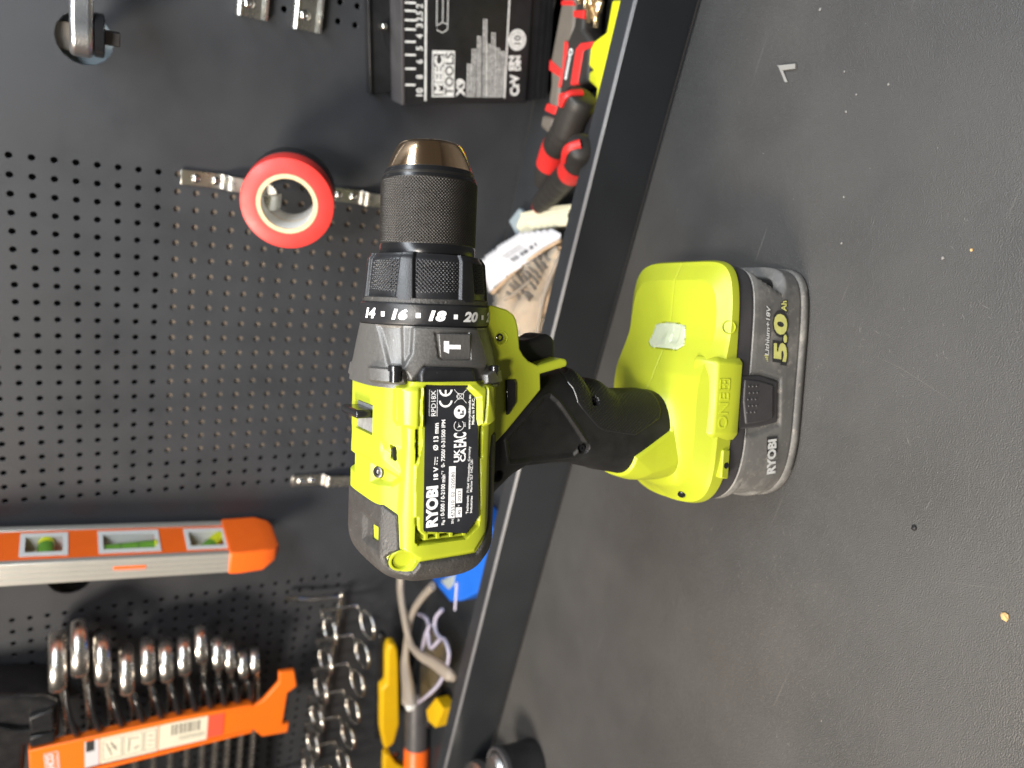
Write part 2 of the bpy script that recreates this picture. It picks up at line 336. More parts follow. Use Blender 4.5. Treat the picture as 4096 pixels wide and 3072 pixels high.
M['steelblack'] = mat("blackened_steel", (0.030, 0.027, 0.024), 0.36, 0.6, var=(200, 1.3))
M['blacksteel'] = mat("black_ring_metal", (0.012, 0.012, 0.013), 0.25, 0.3)
M['white'] = mat("white_print", (0.80, 0.80, 0.80), 0.5)
M['dullwhite'] = mat("worn_white_print", (0.66, 0.67, 0.66), 0.5, var=(500, 0.7))
M['labelblack'] = mat("label_black", (0.017, 0.018, 0.021), 0.33, var=(90, 1.3))
M['labelink'] = mat("label_ink", (0.03, 0.03, 0.03), 0.5)
M['clear'] = mat("clear_lens_plastic", (0.74, 0.80, 0.66), 0.12, trans=0.6, bump=(500, 0.3, 0.0006))
M['batgrey'] = mat("battery_grey", (0.118, 0.115, 0.110), 0.50, bump=(1600, 0.3, 0.0002), var=(45, 1.25), dust=[(70, 0.50, 0.72, (0.23, 0.222, 0.205)), (260, 0.58, 0.78, (0.34, 0.31, 0.27))])
M['batdark'] = mat("battery_dark", (0.042, 0.040, 0.042), 0.48, bump=(1500, 0.3, 0.0002), var=(60, 1.3), dust=[(330, 0.66, 0.76, (0.26, 0.24, 0.22))])
M['batlight'] = mat("battery_rim_pale", (0.33, 0.31, 0.28), 0.5, var=(150, 0.7))
M['yellowprint'] = mat("pale_yellow_print", (0.62, 0.62, 0.20), 0.5, var=(400, 0.8))
M['panel'] = mat("powder_coated_panel", (0.028, 0.030, 0.034), 0.50, bump=(2000, 0.5, 0.0003), var=(25, 1.12))
M['rail'] = mat("black_rail", (0.020, 0.022, 0.025), 0.40, bump=(1000, 0.2, 0.0003), var=(20, 1.2), dust=[(420, 0.76, 0.82, (0.2, 0.2, 0.2))])
M['railedge'] = mat("rail_edge_painted_highlight", (0.13, 0.13, 0.135), 0.38, var=(90, 1.2))  # lighter than the rail: the edge highlight is put into the colour
M['backing'] = mat("brown_board", (0.26, 0.205, 0.155), 0.7, var=(60, 0.75))
M['darkback'] = mat("void_painted_shade", (0.006, 0.006, 0.007), 0.9)  # near-black: shade of the open gap put into the colour
M['zinc'] = mat("zinc_plate", (0.66, 0.65, 0.60), 0.28, 1.0, var=(120, 0.85), bump=(400, 0.15, 0.0003))
M['steel'] = mat("polished_steel", (0.62, 0.60, 0.56), 0.20, 1.0, var=(150, 0.85))
M['satin'] = mat("satin_steel", (0.58, 0.58, 0.58), 0.34, 1.0, bump=(1200, 0.3, 0.0004))
M['redtape'] = mat("red_tape", (0.62, 0.035, 0.028), 0.42, var=(80, 0.9))
M['blacktape'] = mat("black_tape", (0.012, 0.012, 0.013), 0.40)
M['card'] = mat("cardboard_core", (0.66, 0.50, 0.30), 0.8, var=(400, 0.8))
M['corewhite'] = mat("white_core", (0.62, 0.62, 0.60), 0.6)
M['orange'] = mat("orange_plastic", (0.82, 0.13, 0.012), 0.40, var=(50, 0.92))
M['orange2'] = mat("orange_rack_plastic", (0.80, 0.15, 0.008), 0.45, var=(50, 0.92))
M['alu'] = mat("aluminium", (0.56, 0.54, 0.49), 0.40, 0.6, var=(70, 0.85))
M['vialgreen'] = mat("vial_liquid", (0.20, 0.46, 0.06), 0.10, trans=0.5)
M['vialyellow'] = mat("vial_yellow", (0.70, 0.74, 0.03), 0.10, trans=0.2)
M['sticker'] = mat("paper_sticker", (0.64, 0.60, 0.48), 0.7, var=(90, 0.93))
M['redlabel'] = mat("red_sticker", (0.80, 0.08, 0.04), 0.6)
M['red'] = mat("red_rubber", (0.60, 0.025, 0.022), 0.45, var=(120, 0.85))
M['grip'] = mat("dark_grip", (0.022, 0.020, 0.018), 0.50, bump=(900, 0.3, 0.0003))
M['taupe'] = mat("taupe_plastic", (0.125, 0.108, 0.090), 0.5, var=(60, 0.85))
M['cream'] = mat("cream_plastic", (0.62, 0.58, 0.42), 0.45, var=(60, 0.93))
M['bluegrey'] = mat("grey_blue_plastic", (0.24, 0.29, 0.32), 0.4)
M['blue'] = mat("blue_plastic", (0.012, 0.12, 0.56), 0.35, var=(60, 0.9))
M['yellow'] = mat("yellow_plastic", (0.62, 0.38, 0.006), 0.42, var=(60, 0.92))
M['ylime'] = mat("yellow_lime_plastic", (0.58, 0.58, 0.014), 0.42, var=(60, 0.95))
M['film'] = mat("clear_film", (0.93, 0.88, 0.78), 0.08, trans=0.85, ior=1.12, bump=(60, 0.6, 0.004))
M['paper'] = mat("white_card", (0.50, 0.50, 0.52), 0.6)
M['tan'] = mat("tan_card", (0.52, 0.37, 0.24), 0.75, var=(120, 0.7))
M['glasses'] = mat("frosted_clear_plastic", (0.50, 0.44, 0.37), 0.30, trans=0.6, ior=1.3)
M['lens'] = mat("tinted_lens", (0.55, 0.48, 0.36), 0.05, trans=0.92, ior=1.1)
M['frame'] = mat("lilac_clear_frame", (0.55, 0.52, 0.66), 0.25, trans=0.3)
M['scrap'] = mat("clear_scrap_plastic", (0.27, 0.265, 0.25), 0.45, trans=0.2)
M['chip'] = mat("wood_crumb", (0.50, 0.32, 0.14), 0.8)
M['whitechip'] = mat("pale_crumb", (0.20, 0.195, 0.185), 0.8)
M['darkchip'] = mat("dark_crumb", (0.006, 0.006, 0.007), 0.6)
M['pad'] = mat("grip_pad_rubber", (0.010, 0.010, 0.010), 0.28, spec=0.6, dust=[(1500, 0.72, 0.80, GRIT)])
M['badge'] = mat("smoky_badge", (0.10, 0.095, 0.09), 0.3, 0.3, bump=(700, 0.4, 0.0004))
M['slider'] = mat("worn_grey_plastic", (0.17, 0.17, 0.165), 0.4, var=(300, 1.6))
M['drive'] = mat("dark_drive_steel", (0.16, 0.15, 0.145), 0.35, 1.0)
M['amber'] = mat("amber_metal", (0.60, 0.46, 0.28), 0.25, 1.0)

def bench_material():
    m = mat("black_bench_laminate", (0.0415, 0.0405, 0.0395), 0.44, var=(14, 1.25))
    nt = m.node_tree
    p = nt.nodes["Principled BSDF"]
    tc = [n for n in nt.nodes if n.type == 'TEX_COORD'][0]
    def noise(scale, detail=3, vec=None):
        n = nt.nodes.new("ShaderNodeTexNoise")
        n.inputs["Scale"].default_value = scale
        n.inputs["Detail"].default_value = detail
        nt.links.new(vec if vec else tc.outputs["Object"], n.inputs["Vector"])
        return n
    n1 = noise(1750, 1.5)
    n2 = noise(260, 2)
    add = nt.nodes.new("ShaderNodeMath"); add.operation = 'MULTIPLY_ADD'
    nt.links.new(n2.outputs["Fac"], add.inputs[0]); add.inputs[1].default_value = 0.35
    nt.links.new(n1.outputs["Fac"], add.inputs[2])
    b = nt.nodes.new("ShaderNodeBump")
    b.inputs["Strength"].default_value = 0.8
    b.inputs["Distance"].default_value = 0.00045
    nt.links.new(add.outputs[0], b.inputs["Height"])
    nt.links.new(b.outputs["Normal"], p.inputs["Normal"])
    # pale scuffs: thin streaks and specks
    src = p.inputs["Base Color"].links[0].from_socket
    def overlay(src, fac, colr):
        x = nt.nodes.new("ShaderNodeMix"); x.data_type = 'RGBA'
        nt.links.new(fac, x.inputs["Factor"]); nt.links.new(src, x.inputs["A"])
        x.inputs["B"].default_value = (*colr, 1)
        return x.outputs["Result"]
    def rng_(src_, lo, hi, mx=1.0):
        r = nt.nodes.new("ShaderNodeMapRange")
        r.inputs["From Min"].default_value = lo; r.inputs["From Max"].default_value = hi
        r.inputs["To Max"].default_value = mx
        nt.links.new(src_, r.inputs["Value"])
        return r.outputs["Result"]
    sp = noise(620, 2)
    src = overlay(src, rng_(sp.outputs["Fac"], 0.765, 0.80, 0.8), (0.30, 0.28, 0.25))
    for ang, sx, lo in ((0.35, 5, 0.775), (1.3, 3, 0.765), (-0.9, 2.2, 0.76)):
        mp = nt.nodes.new("ShaderNodeMapping")
        mp.inputs["Rotation"].default_value = (0, 0, ang)
        mp.inputs["Scale"].default_value = (sx * 4.5, sx * 120, 1)
        nt.links.new(tc.outputs["Object"], mp.inputs["Vector"])
        n = noise(1.0, 1.5, mp.outputs["Vector"])
        src = overlay(src, rng_(n.outputs["Fac"], lo, lo + 0.05, 0.45), (0.18, 0.17, 0.16))
    sm = noise(9, 4)
    src = overlay(src, rng_(sm.outputs["Fac"], 0.5, 0.8, 0.5), (0.075, 0.070, 0.064))
    nt.links.new(src, p.inputs["Base Color"])
    return m
M['bench'] = bench_material()
M['scratch'] = mat("pale_scratch", (0.125, 0.12, 0.112), 0.5)

# ------------------------------------------------------------------ building helpers (millimetres in, metres out)
def put(name, V, F, m, parent=None, smooth=40.0, off=(0, 0, 0)):
    me = bpy.data.meshes.new(name)
    V = (np.asarray(V, float).reshape(-1, 3) - np.asarray(off, float)) * MM
    me.from_pydata([tuple(v) for v in V], [], [tuple(int(i) for i in f) for f in F])
    me.materials.append(m)
    me.validate()
    me.update()
    if smooth:
        me.polygons.foreach_set("use_smooth", [True] * len(me.polygons))
        me.set_sharp_from_angle(angle=math.radians(smooth))
    o = bpy.data.objects.new(name, me)
    COL.objects.link(o)
    if parent:
        o.parent = parent
    return o

def thing(name, label, cat, loc=(0, 0, 0), rz=0.0, group=None):
    o = bpy.data.objects.new(name, None)
    COL.objects.link(o)
    o.empty_display_size = 0.01
    o.location = Vector(loc) * MM
    o.rotation_euler = (0, 0, rz)
    return tag(o, label, cat, group)

def tag(o, label, cat, group=None):
    o['label'] = label
    o['category'] = cat
    if group:
        o['group'] = group
    return o

def bevel(o, w, seg=2, ang=35):
    b = o.modifiers.new("bevel", 'BEVEL')
    b.width = w * MM
    b.segments = seg
    b.limit_method = 'ANGLE'
    b.angle_limit = math.radians(ang)
    b.harden_normals = False
    return o

def area2(poly):
    p = np.asarray(poly)
    return 0.5 * np.sum(p[:, 0] * np.roll(p[:, 1], -1) - np.roll(p[:, 0], -1) * p[:, 1])

def ccw(poly):
    p = [tuple(q) for q in poly]
    return p if area2(p) > 0 else p[::-1]

# a flat outline given a thickness. plane 'xz' (depth along y), 'xy' (depth along z), 'yz' (depth along x)
def prism_vf(poly, d0, d1, plane='xz'):
    p = ccw(poly)
    n = len(p)
    def P(u, v, d):
        return (u, d, v) if plane == 'xz' else ((u, v, d) if plane == 'xy' else (d, u, v))
    V = [P(u, v, d0) for u, v in p] + [P(u, v, d1) for u, v in p]
    F = [tuple(range(n)), tuple(range(2 * n - 1, n - 1, -1))]
    F += [(i, n + i, n + (i + 1) % n, (i + 1) % n) for i in range(n)]
    if (plane in ('xy',)) == (d1 > d0):
        F = [f[::-1] for f in F]
    if plane == 'yz' and d1 > d0:
        F = [f[::-1] for f in F]
    if plane == 'xz' and d1 < d0:
        F = [f[::-1] for f in F]
    return V, F

def prism(name, poly, d0, d1, m, parent=None, plane='xz', bev=0.0, off=(0, 0, 0), seg=2):
    V, F = prism_vf(poly, d0, d1, plane)
    o = put(name, V, F, m, parent, 40, off)
    if bev:
        bevel(o, bev, seg)
    return o

def box_vf(x0, x1, y0, y1, z0, z1):
    return prism_vf([(x0, z0), (x1, z0), (x1, z1), (x0, z1)], y0, y1, 'xz')

def join_vf(parts):
    V, F = [], []
    for v, f in parts:
        k = len(V)
        V += list(v)
        F += [tuple(i + k for i in g) for g in f]
    return V, F

def frame_of(d):
    d = np.asarray(d, float); d = d / np.linalg.norm(d)
    h = np.array([0, 0, 1.0]) if abs(d[2]) < 0.9 else np.array([1.0, 0, 0])
    u = np.cross(h, d); u /= np.linalg.norm(u)
    return u, np.cross(d, u), d

# a ring of sections along a path; radius per point, flat > 1 widens the first section axis
def tube_vf(path, rad, n=12, cap=True, flat=1.0, up=None, closed=False):
    P = np.asarray(path, float)
    k = len(P)
    R = np.full(k, rad, float) if np.isscalar(rad) else np.asarray(rad, float)
    V = []
    pu = None
    for i in range(k):
        if closed:
            d = P[(i + 1) % k] - P[i - 1]
        else:
            d = P[min(i + 1, k - 1)] - P[max(i - 1, 0)]
        d /= np.linalg.norm(d)
        if up is not None:
            u = np.cross(np.asarray(up, float), d); u /= np.linalg.norm(u)
        elif pu is None:
            u = frame_of(d)[0]
        else:
            u = pu - d * (pu @ d); u /= np.linalg.norm(u)
        pu = u
        w = np.cross(d, u)
        for j in range(n):
            t = 2 * math.pi * j / n
            V.append(P[i] + R[i] * (flat * math.cos(t) * u + math.sin(t) * w))
    F = []
    for i in range(k if closed else k - 1):
        a, b = i * n, ((i + 1) % k) * n
        for j in range(n):
            F.append((a + j, a + (j + 1) % n, b + (j + 1) % n, b + j))
    if cap and not closed:
        F.append(tuple(range(n))[::-1])
        F.append(tuple(range((k - 1) * n, k * n)))
    return V, F

def tube(name, path, rad, m, parent=None, n=12, off=(0, 0, 0), **kw):
    V, F = tube_vf(path, rad, n, **kw)
    return put(name, V, F, m, parent, 50, off)

def smooth_path(pts, per=6):
    P = np.asarray(pts, float)
    out = []
    for i in range(len(P) - 1):
        p0, p1, p2, p3 = P[max(i - 1, 0)], P[i], P[i + 1], P[min(i + 2, len(P) - 1)]
        for t in np.linspace(0, 1, per, endpoint=False):
            out.append(0.5 * ((2 * p1) + (-p0 + p2) * t + (2 * p0 - 5 * p1 + 4 * p2 - p3) * t * t + (-p0 + 3 * p1 - 3 * p2 + p3) * t ** 3))
    out.append(P[-1])
    return np.array(out)

# profile of (distance along axis, radius) spun round an axis
def lathe_vf(prof, base, axis, n=48, cap=True):
    u, w, d = frame_of(axis)
    base = np.asarray(base, float)
    V = []
    for s, r in prof:
        for j in range(n):
            t = 2 * math.pi * j / n
            V.append(base + d * s + r * (math.cos(t) * u + math.sin(t) * w))
    F = []
    for i in range(len(prof) - 1):
        for j in range(n):
            F.append((i * n + j, i * n + (j + 1) % n, (i + 1) * n + (j + 1) % n, (i + 1) * n + j))
    if cap:
        F.append(tuple(range(n))[::-1])
        F.append(tuple(range((len(prof) - 1) * n, len(prof) * n)))
    return V, F

def lathe(name, prof, base, axis, m, parent=None, n=48, off=(0, 0, 0), cap=True):
    V, F = lathe_vf(prof, base, axis, n, cap)
    return put(name, V, F, m, parent, 35, off)

def circle(cx, cy, r, n=24, ry=None):
    ry = ry or r
    return [(cx + r * math.cos(2 * math.pi * i / n), cy + ry * math.sin(2 * math.pi * i / n)) for i in range(n)]

# signed distance to a polygon (positive inside), vectorised
def sdf(poly, X, Y):
    p = np.asarray(ccw(poly), float)
    best = np.full(X.shape, 1e9)
    inside = np.zeros(X.shape, bool)
    for i in range(len(p)):
        ax, ay = p[i]
        bx, by = p[(i + 1) % len(p)]
        ex, ey = bx - ax, by - ay
        t = np.clip(((X - ax) * ex + (Y - ay) * ey) / (ex * ex + ey * ey + 1e-9), 0, 1)
        dx, dy = X - ax - t * ex, Y - ay - t * ey
        best = np.minimum(best, dx * dx + dy * dy)
        cond = (ay > Y) != (by > Y)
        with np.errstate(divide='ignore', invalid='ignore'):
            xi = ax + (Y - ay) * ex / (ey if abs(ey) > 1e-12 else 1e-12)
        inside ^= cond & (X < xi)
    s = np.sqrt(best)
    return np.where(inside, s, -s)

def sstep(x, a, b):
    t = np.clip((x - a) / (b - a), 0, 1)
    return t * t * (3 - 2 * t)

# ------------------------------------------------------------------ lettering
def text_vf(s, bold=0.0, shear=0.0):
    c = bpy.data.curves.new("lettering", 'FONT')
    c.body = s
    c.size = 1.0
    c.offset = bold
    c.shear = shear
    c.resolution_u = 3
    o = bpy.data.objects.new("lettering", c)
    me = bpy.data.meshes.new_from_object(o)
    V = np.array([v.co[:] for v in me.vertices]) if len(me.vertices) else np.zeros((0, 3))
    F = [tuple(p.vertices) for p in me.polygons]
    bpy.data.objects.remove(o)
    bpy.data.curves.remove(c)
    bpy.data.meshes.remove(me)
    return V, F

CAP = 0.73
# text fitted between start and end of its baseline (2D), with the height of its capitals
def fit_text(s, st, en, cap, bold=0.012, shear=0.0):
    V, F = text_vf(s, bold, shear)
    if not len(V):
        return np.zeros((0, 2)), []
    st, en = np.array(st), np.array(en)
    d = en - st
    L = np.linalg.norm(d); d = d / L
    nrm = np.array([-d[1], d[0]])
    V0 = V if bold < 0.09 else text_vf(s, 0.03, shear)[0]
    x = (V[:, 0] - V0[:, 0].min()) / max(1e-6, V0[:, 0].max() - V0[:, 0].min()) * L
    y = V[:, 1] / CAP * cap
    return st + x[:, None] * d + y[:, None] * nrm, F

def cap_of(tri):
    st, en, cp = [np.array(q) for q in tri]
    d = (en - st) / np.linalg.norm(en - st)
    return abs((cp - st) @ np.array([-d[1], d[0]]))

class Print:
    """flat print collected on a plane; lift(uv) gives 3D points"""
    def __init__(self, lift):
        self.lift = lift; self.V = []; self.F = []
    def add(self, uv, F):
        if len(uv) == 0:
            return
        k = len(self.V)
        self.V += [tuple(q) for q in self.lift(np.asarray(uv, float))]
        self.F += [tuple(i + k for i in f) for f in F]
    def text(self, s, tri, bold=0.012, shear=0.0):
        self.add(*fit_text(s, tri[0], tri[1], cap_of(tri), bold, shear))
    def poly(self, pts):
        self.add(np.array(ccw(pts)), [tuple(range(len(pts)))])
    def line(self, a, b, w):
        a, b = np.array(a, float), np.array(b, float)
        d = (b - a) / np.linalg.norm(b - a); q = np.array([-d[1], d[0]]) * w / 2
        self.poly([a - q, b - q, b + q, a + q])
    def arc(self, c, r, w, t0=0, t1=360, n=28, ry=None):
        ry = ry or r
        t = np.radians(np.linspace(t0, t1, n))
        o = np.stack([c[0] + (r + w / 2) * np.cos(t), c[1] + (ry + w / 2) * np.sin(t)], 1)
        i = np.stack([c[0] + (r - w / 2) * np.cos(t), c[1] + (ry - w / 2) * np.sin(t)], 1)
        self.add(np.concatenate([o, i]), [(k, k + 1, n + k + 1, n + k) for k in range(n - 1)])
    def make(self, name, m, parent, off=(0, 0, 0)):
        return put(name, self.V, self.F, m, parent, 0, off)

# ================================================================== SETTING
bench = put("bench_top", *box_vf(-1500, 900, -500, 386, -25, 0), M['bench'], None, 40)
bench['kind'] = 'structure'
tray = put("tray_floor", *box_vf(-1500, 900, 404, 548, -8, 0.5), M['rail'], None, 40)
tray['kind'] = 'structure'

# ---- upstand rail between the bench and the tool tray
rail = thing("bench_rail", "long black upstand rail with a pale highlight painted on its top edge along the bench back", "rail", (-200, 394, 0))
bevel(put("rail_body", *box_vf(-1300, 1100, -6.6, 8, 0.2, 42.4), M['rail'], rail, 40), 0.5)
put("painted_edge_highlight", *prism_vf([(-7.0, 41.6), (-5.9, 42.75), (-4.9, 42.75), (-4.9, 41.6)], -1300, 1100, 'yz'), M['railedge'], rail, 30)  # pale strip painting the light caught by the front edge
put("seam_strip", *box_vf(-1300, 1100, -9, -7.2, -1, 0.35), M['darkchip'], rail, 0)

# ---- perforated panel: a sheet with punched round holes
PITCH = 11.65
def pegboard():
    root = thing("pegboard", "big dark grey powder coated steel tool wall with punched holes behind everything", "tool wall", (-300, 550, 0))
    x0, x1, z0, z1 = -1000, 520, 0, 620
    patches = [  # first column x, step sign, columns, top row z, rows
        (-117.6, -1, 22, 343.5 + 6 * PITCH, 28),
        (-471.5, -1, 30, 343.5 + 6 * PITCH, 28),
        (-5.8, 1, 12, 343.5 - 13 * PITCH, 11)]
    rects = []
    for (cx, sg, nc, zt, nr) in patches:
        xa, xb = cx - sg * PITCH / 2, cx + sg * (nc - 0.5) * PITCH
        rects.append((min(xa, xb), max(xa, xb), zt - (nr - 0.5) * PITCH, zt + PITCH / 2, nc, nr))
    V, F = [], []
    n = 16
    def ring_cell(ca, cb, hw, hh, r, y=0.0, depth=0.9, rz=None, wall=True):
        # square cell with a round hole and the hole's wall
        k = len(V)
        rz_ = rz or r
        for j in range(n):
            t = 2 * math.pi * j / n
            c, s = math.cos(t), math.sin(t)
            q = max(abs(c), abs(s))
            V.append((ca + hw * c / q, y, cb + hh * s / q))
        for j in range(n):
            t = 2 * math.pi * j / n
            V.append((ca + (r + 0.25) * math.cos(t), y, cb + (rz_ + 0.25) * math.sin(t)))
        for j in range(n):
            t = 2 * math.pi * j / n
            V.append((ca + r * math.cos(t), y + 0.25, cb + rz_ * math.sin(t)))
        for j in range(n):
            t = 2 * math.pi * j / n
            V.append((ca + r * math.cos(t), y + depth, cb + rz_ * math.sin(t)))
        for a, b in ((0, 1), (1, 2), (2, 3)):
            for j in range(n):
                F.append((k + a * n + j, k + a * n + (j + 1) % n, k + b * n + (j + 1) % n, k + b * n + j))
    def quad(xa, xb, za, zb):
        if xb - xa < 0.01 or zb - za < 0.01:
            return
        k = len(V)
        V.extend([(xa, 0, za), (xb, 0, za), (xb, 0, zb), (xa, 0, zb)])
        F.append((k, k + 1, k + 2, k + 3))
    # big round opening for the ratchet
    BX, BZ, BR = -45.2, 303.5, 14.6
    rects_all = [(r[0], r[1], r[2], r[3]) for r in rects] + [(BX - 20, BX + 20, BZ - 20, BZ + 20), (-438 - 20, -438 + 20, 316 - 20, 316 + 20)]
    xs = sorted({x0, x1, *[r[0] for r in rects_all], *[r[1] for r in rects_all]})
    zs = sorted({z0, z1, *[r[2] for r in rects_all], *[r[3] for r in rects_all]})
    for i in range(len(xs) - 1):
        for j in range(len(zs) - 1):
            mx, mz = (xs[i] + xs[i + 1]) / 2, (zs[j] + zs[j + 1]) / 2
            if any(r[0] < mx < r[1] and r[2] < mz < r[3] for r in rects_all):
                continue
            quad(xs[i], xs[i + 1], zs[j], zs[j + 1])
    for (xa, xb, za, zb, nc, nr) in rects:
        for i in range(nc):
            for j in range(nr):
                ring_cell(xa + (i + 0.5) * PITCH, za + (j + 0.5) * PITCH, PITCH / 2, PITCH / 2, 1.9)
    ring_cell(BX, BZ, 20, 20, BR, depth=2.0, rz=15.2)
    ring_cell(-438, 316, 20, 20, 14.6, depth=2.0, rz=15.2)
    put("steel_sheet", np.array(V) + np.array([0, 0, 0]), F, M['panel'], root, 30, off=(-300, 0, 0))
    put("backing_board", *box_vf(-338, -90, 2.3, 6, 0, 256), M['backing'], root, 40, off=(-300, 0, 0))
    put("gap_shade_sheet", *box_vf(-1000, 520, 24, 26, 0, 620), M['darkback'], root, 40, off=(-300, 0, 0))  # added black sheet painting the shade seen through the holes
    put("stiffener", *box_vf(-70, -20, 14, 16, 270, 330), M['bluegrey'], root, 40, off=(-300, 0, 0))
    return root
pegboard()

# ================================================================== THE DRILL
TH = math.radians(20)
DL = (-121.13, 266.0, 0.0)
drill = thing("cordless_drill", "lime green and black cordless hammer drill standing on its grey battery on the bench", "drill", DL, TH)
ZC = 186.0

# skin of a tube-like body: sections along s, angle phi; section radius function gives (y, z)
def body_grid(s, nphi, sec):
    phi = np.linspace(0, 2 * math.pi, nphi, endpoint=False)
    S, PH = np.meshgrid(s, phi, indexing='ij')
    Y, Z, X = sec(S, PH)
    return X, Y, Z

def normals(X, Y, Z):
    P = np.stack([X, Y, Z], -1)
    du = np.roll(P, -1, 1) - np.roll(P, 1, 1)
    ds = np.gradient(P, axis=0)
    n = np.cross(ds, du)
    L = np.linalg.norm(n, axis=-1, keepdims=True)
    n = n / np.maximum(L, 1e-9)
    return P, n

def outward(P, n, C):
    s = np.sign(np.sum((P - C) * n, -1, keepdims=True))
    s[s == 0] = 1
    return n * s

def grid_faces(k, n, keep=None, closed=True):
    F = []
    m = n if closed else n - 1
    i, j = np.meshgrid(np.arange(k - 1), np.arange(m), indexing='ij')
    jn = (j + 1) % n
    Q = np.stack([i * n + j, i * n + jn, (i + 1) * n + jn, (i + 1) * n + j], -1).reshape(-1, 4)
    if keep is not None:
        kf = keep.reshape(-1)
        Q = Q[kf[Q].all(1)]
    return Q

def put_grid(name, P, m, parent, keep=None, cap=False, smooth=45):
    k, n = P.shape[:2]
    Q = grid_faces(k, n, keep)
    V = P.reshape(-1, 3)
    F = [tuple(q) for q in Q]
    if cap and keep is None:
        F.append(tuple(range(n)))
        F.append(tuple(range((k - 1) * n, k * n))[::-1])
    if keep is not None:
        used = np.unique(Q)
        mp = -np.ones(len(V), int); mp[used] = np.arange(len(used))
        V = V[used]
        F = [tuple(mp[list(f)]) for f in F]
    return put(name, V, F, m, parent, smooth)

# ---- motor body ------------------------------------------------------
def head_r(S, PH):
    # rounded box section with a chamfer on the upper shoulders, closing at the rear
    a = S
    e = np.clip((-70.5 - a) / 18.9, 0, 1)
    sc = (1 - e ** 2.6) ** (1 / 2.6)
    sc = np.maximum(sc, 0.02)
    hy = 28.6 * (0.35 + 0.65 * sc)
    hz = 25.4 * (0.30 + 0.70 * sc)
    c, s = np.cos(PH), np.sin(PH)
    n = 4.2
    r = ((np.abs(c) / hy) ** n + (np.abs(s) / hz) ** n) ** (-1 / n)
    den = 0.66 * np.abs(c) / (hy / 28.6) + 0.75 * np.abs(s) / (hz / 25.6)
    rc = 30.6 / np.maximum(den, 1e-6)
    r = -0.45 * np.log(np.exp(-r / 0.45) + np.exp(-rc / 0.45))
    rear = np.where(e >= 1, 0.02, 1.0)
    return r * c * np.where(e > 0, sc ** 0.6, 1), r * s * np.where(e > 0, sc ** 0.6, 1) + ZC + 0.0 * a - 0.02 * (a + 40) * 0, a

sA = np.concatenate([np.linspace(-89.4, -84, 30), np.linspace(-83.7, -6.0, 250)])
X, Y, Z = body_grid(sA, 600, head_r)
Ph, Nh = normals(X, Y, Z)
Nh = outward(Ph, Nh, np.stack([np.clip(X, -70, 0), 0 * Y, 0 * Z + ZC], -1))
A_, Z_ = Ph[..., 0], Ph[..., 2]
side = np.abs(Ph[..., 1])
sidew = sstep(np.abs(Nh[..., 1]), 0.12, 0.45)
Pframe = sdf(T['frame'], A_, Z_)
Ppocket = sdf(T['pocket'] + [(-14, 172.9), (-8, 172.9), (-8, 200.3)], A_, Z_)
Pcar = sdf(T['carrier'] + [(-8, 174), (-8, 199)], A_, Z_)
Pridge = sdf(T['ridge'] + [(-8, 172), (-8, 205)], A_, Z_)
d = np.zeros_like(A_)
def lin(x, a, b):
    return np.clip((x - a) / (b - a), 0, 1)
topw = sstep(Nh[..., 2], 0.3, 0.6)
Yn = Ph[..., 1]
d += 1.0 * lin(Pridge, -0.5, 1.2) * sidew
d -= (1.0 + 3.2 * lin(-A_, 61, 63)) * lin(Ppocket, -0.1, 0.5) * (1 - lin(Pcar, -0.45, 0.1)) * sidew
d += 2.7 * lin(Pframe, -0.7, 0.75) * sidew
seat = lin(Pcar, -0.2, 0.3) * (1 - lin(Pframe, -0.9, -0.6))
for k in ('slitA', 'slitA2', 'slitB'):
    d -= 3.0 * lin(sdf(T[k], A_, Z_), -0.25, 0.2) * sidew
d -= 3.0 * lin(sdf(T['hvent'], A_, Z_), -0.2, 0.2) * sidew
d -= 1.1 * lin(sdf(T['slope_fac'], A_, Z_), -0.1, 2.6) * sidew
d -= 2.4 * lin(sdf([(-39.5, -9.5), (-39.5, -19), (-43.2, -26), (-46.8, -22), (-47.4, -9.5)], A_, -np.abs(Yn)), -0.1, 1.7) * (Z_ > 200)
d -= 2.6 * lin(sdf([(-17.3, -10.3), (-17.3, 10.3), (-28.6, 10.3), (-28.6, -10.3)], A_, Yn), -0.2, 0.25) * topw
d -= 0.5 * lin(sdf([(-29.5, -12.2), (-29.5, 12.2), (-39, 10), (-39, -10)], A_, Yn), -0.2, 0.8) * topw
d -= 1.9 * lin(sdf([(-60.2, -2.4), (-60.2, -19), (-72.6, -19), (-72.8, -2.4)], A_, Yn), -0.1, 0.6) * topw
d -= 5.0 * lin(3.9 - np.hypot(A_ - T['ring_c'][0][0] - 0.4, Z_ - T['ring_c'][0][1] - 0.5), -0.2, 0.4) * (Yn < 0)
Pbody = Ph + Nh * d[..., None]
lab_y = 30.4
# the label carrier is one flat plane
yy = Pbody[..., 1]
flat = seat * sidew
Pbody[..., 1] = np.where(flat > 0.01, yy * (1 - flat) + np.sign(yy) * 29.6 * flat, yy)
motor = put_grid("motor_housing", Pbody, M['lime'], drill, cap=True)

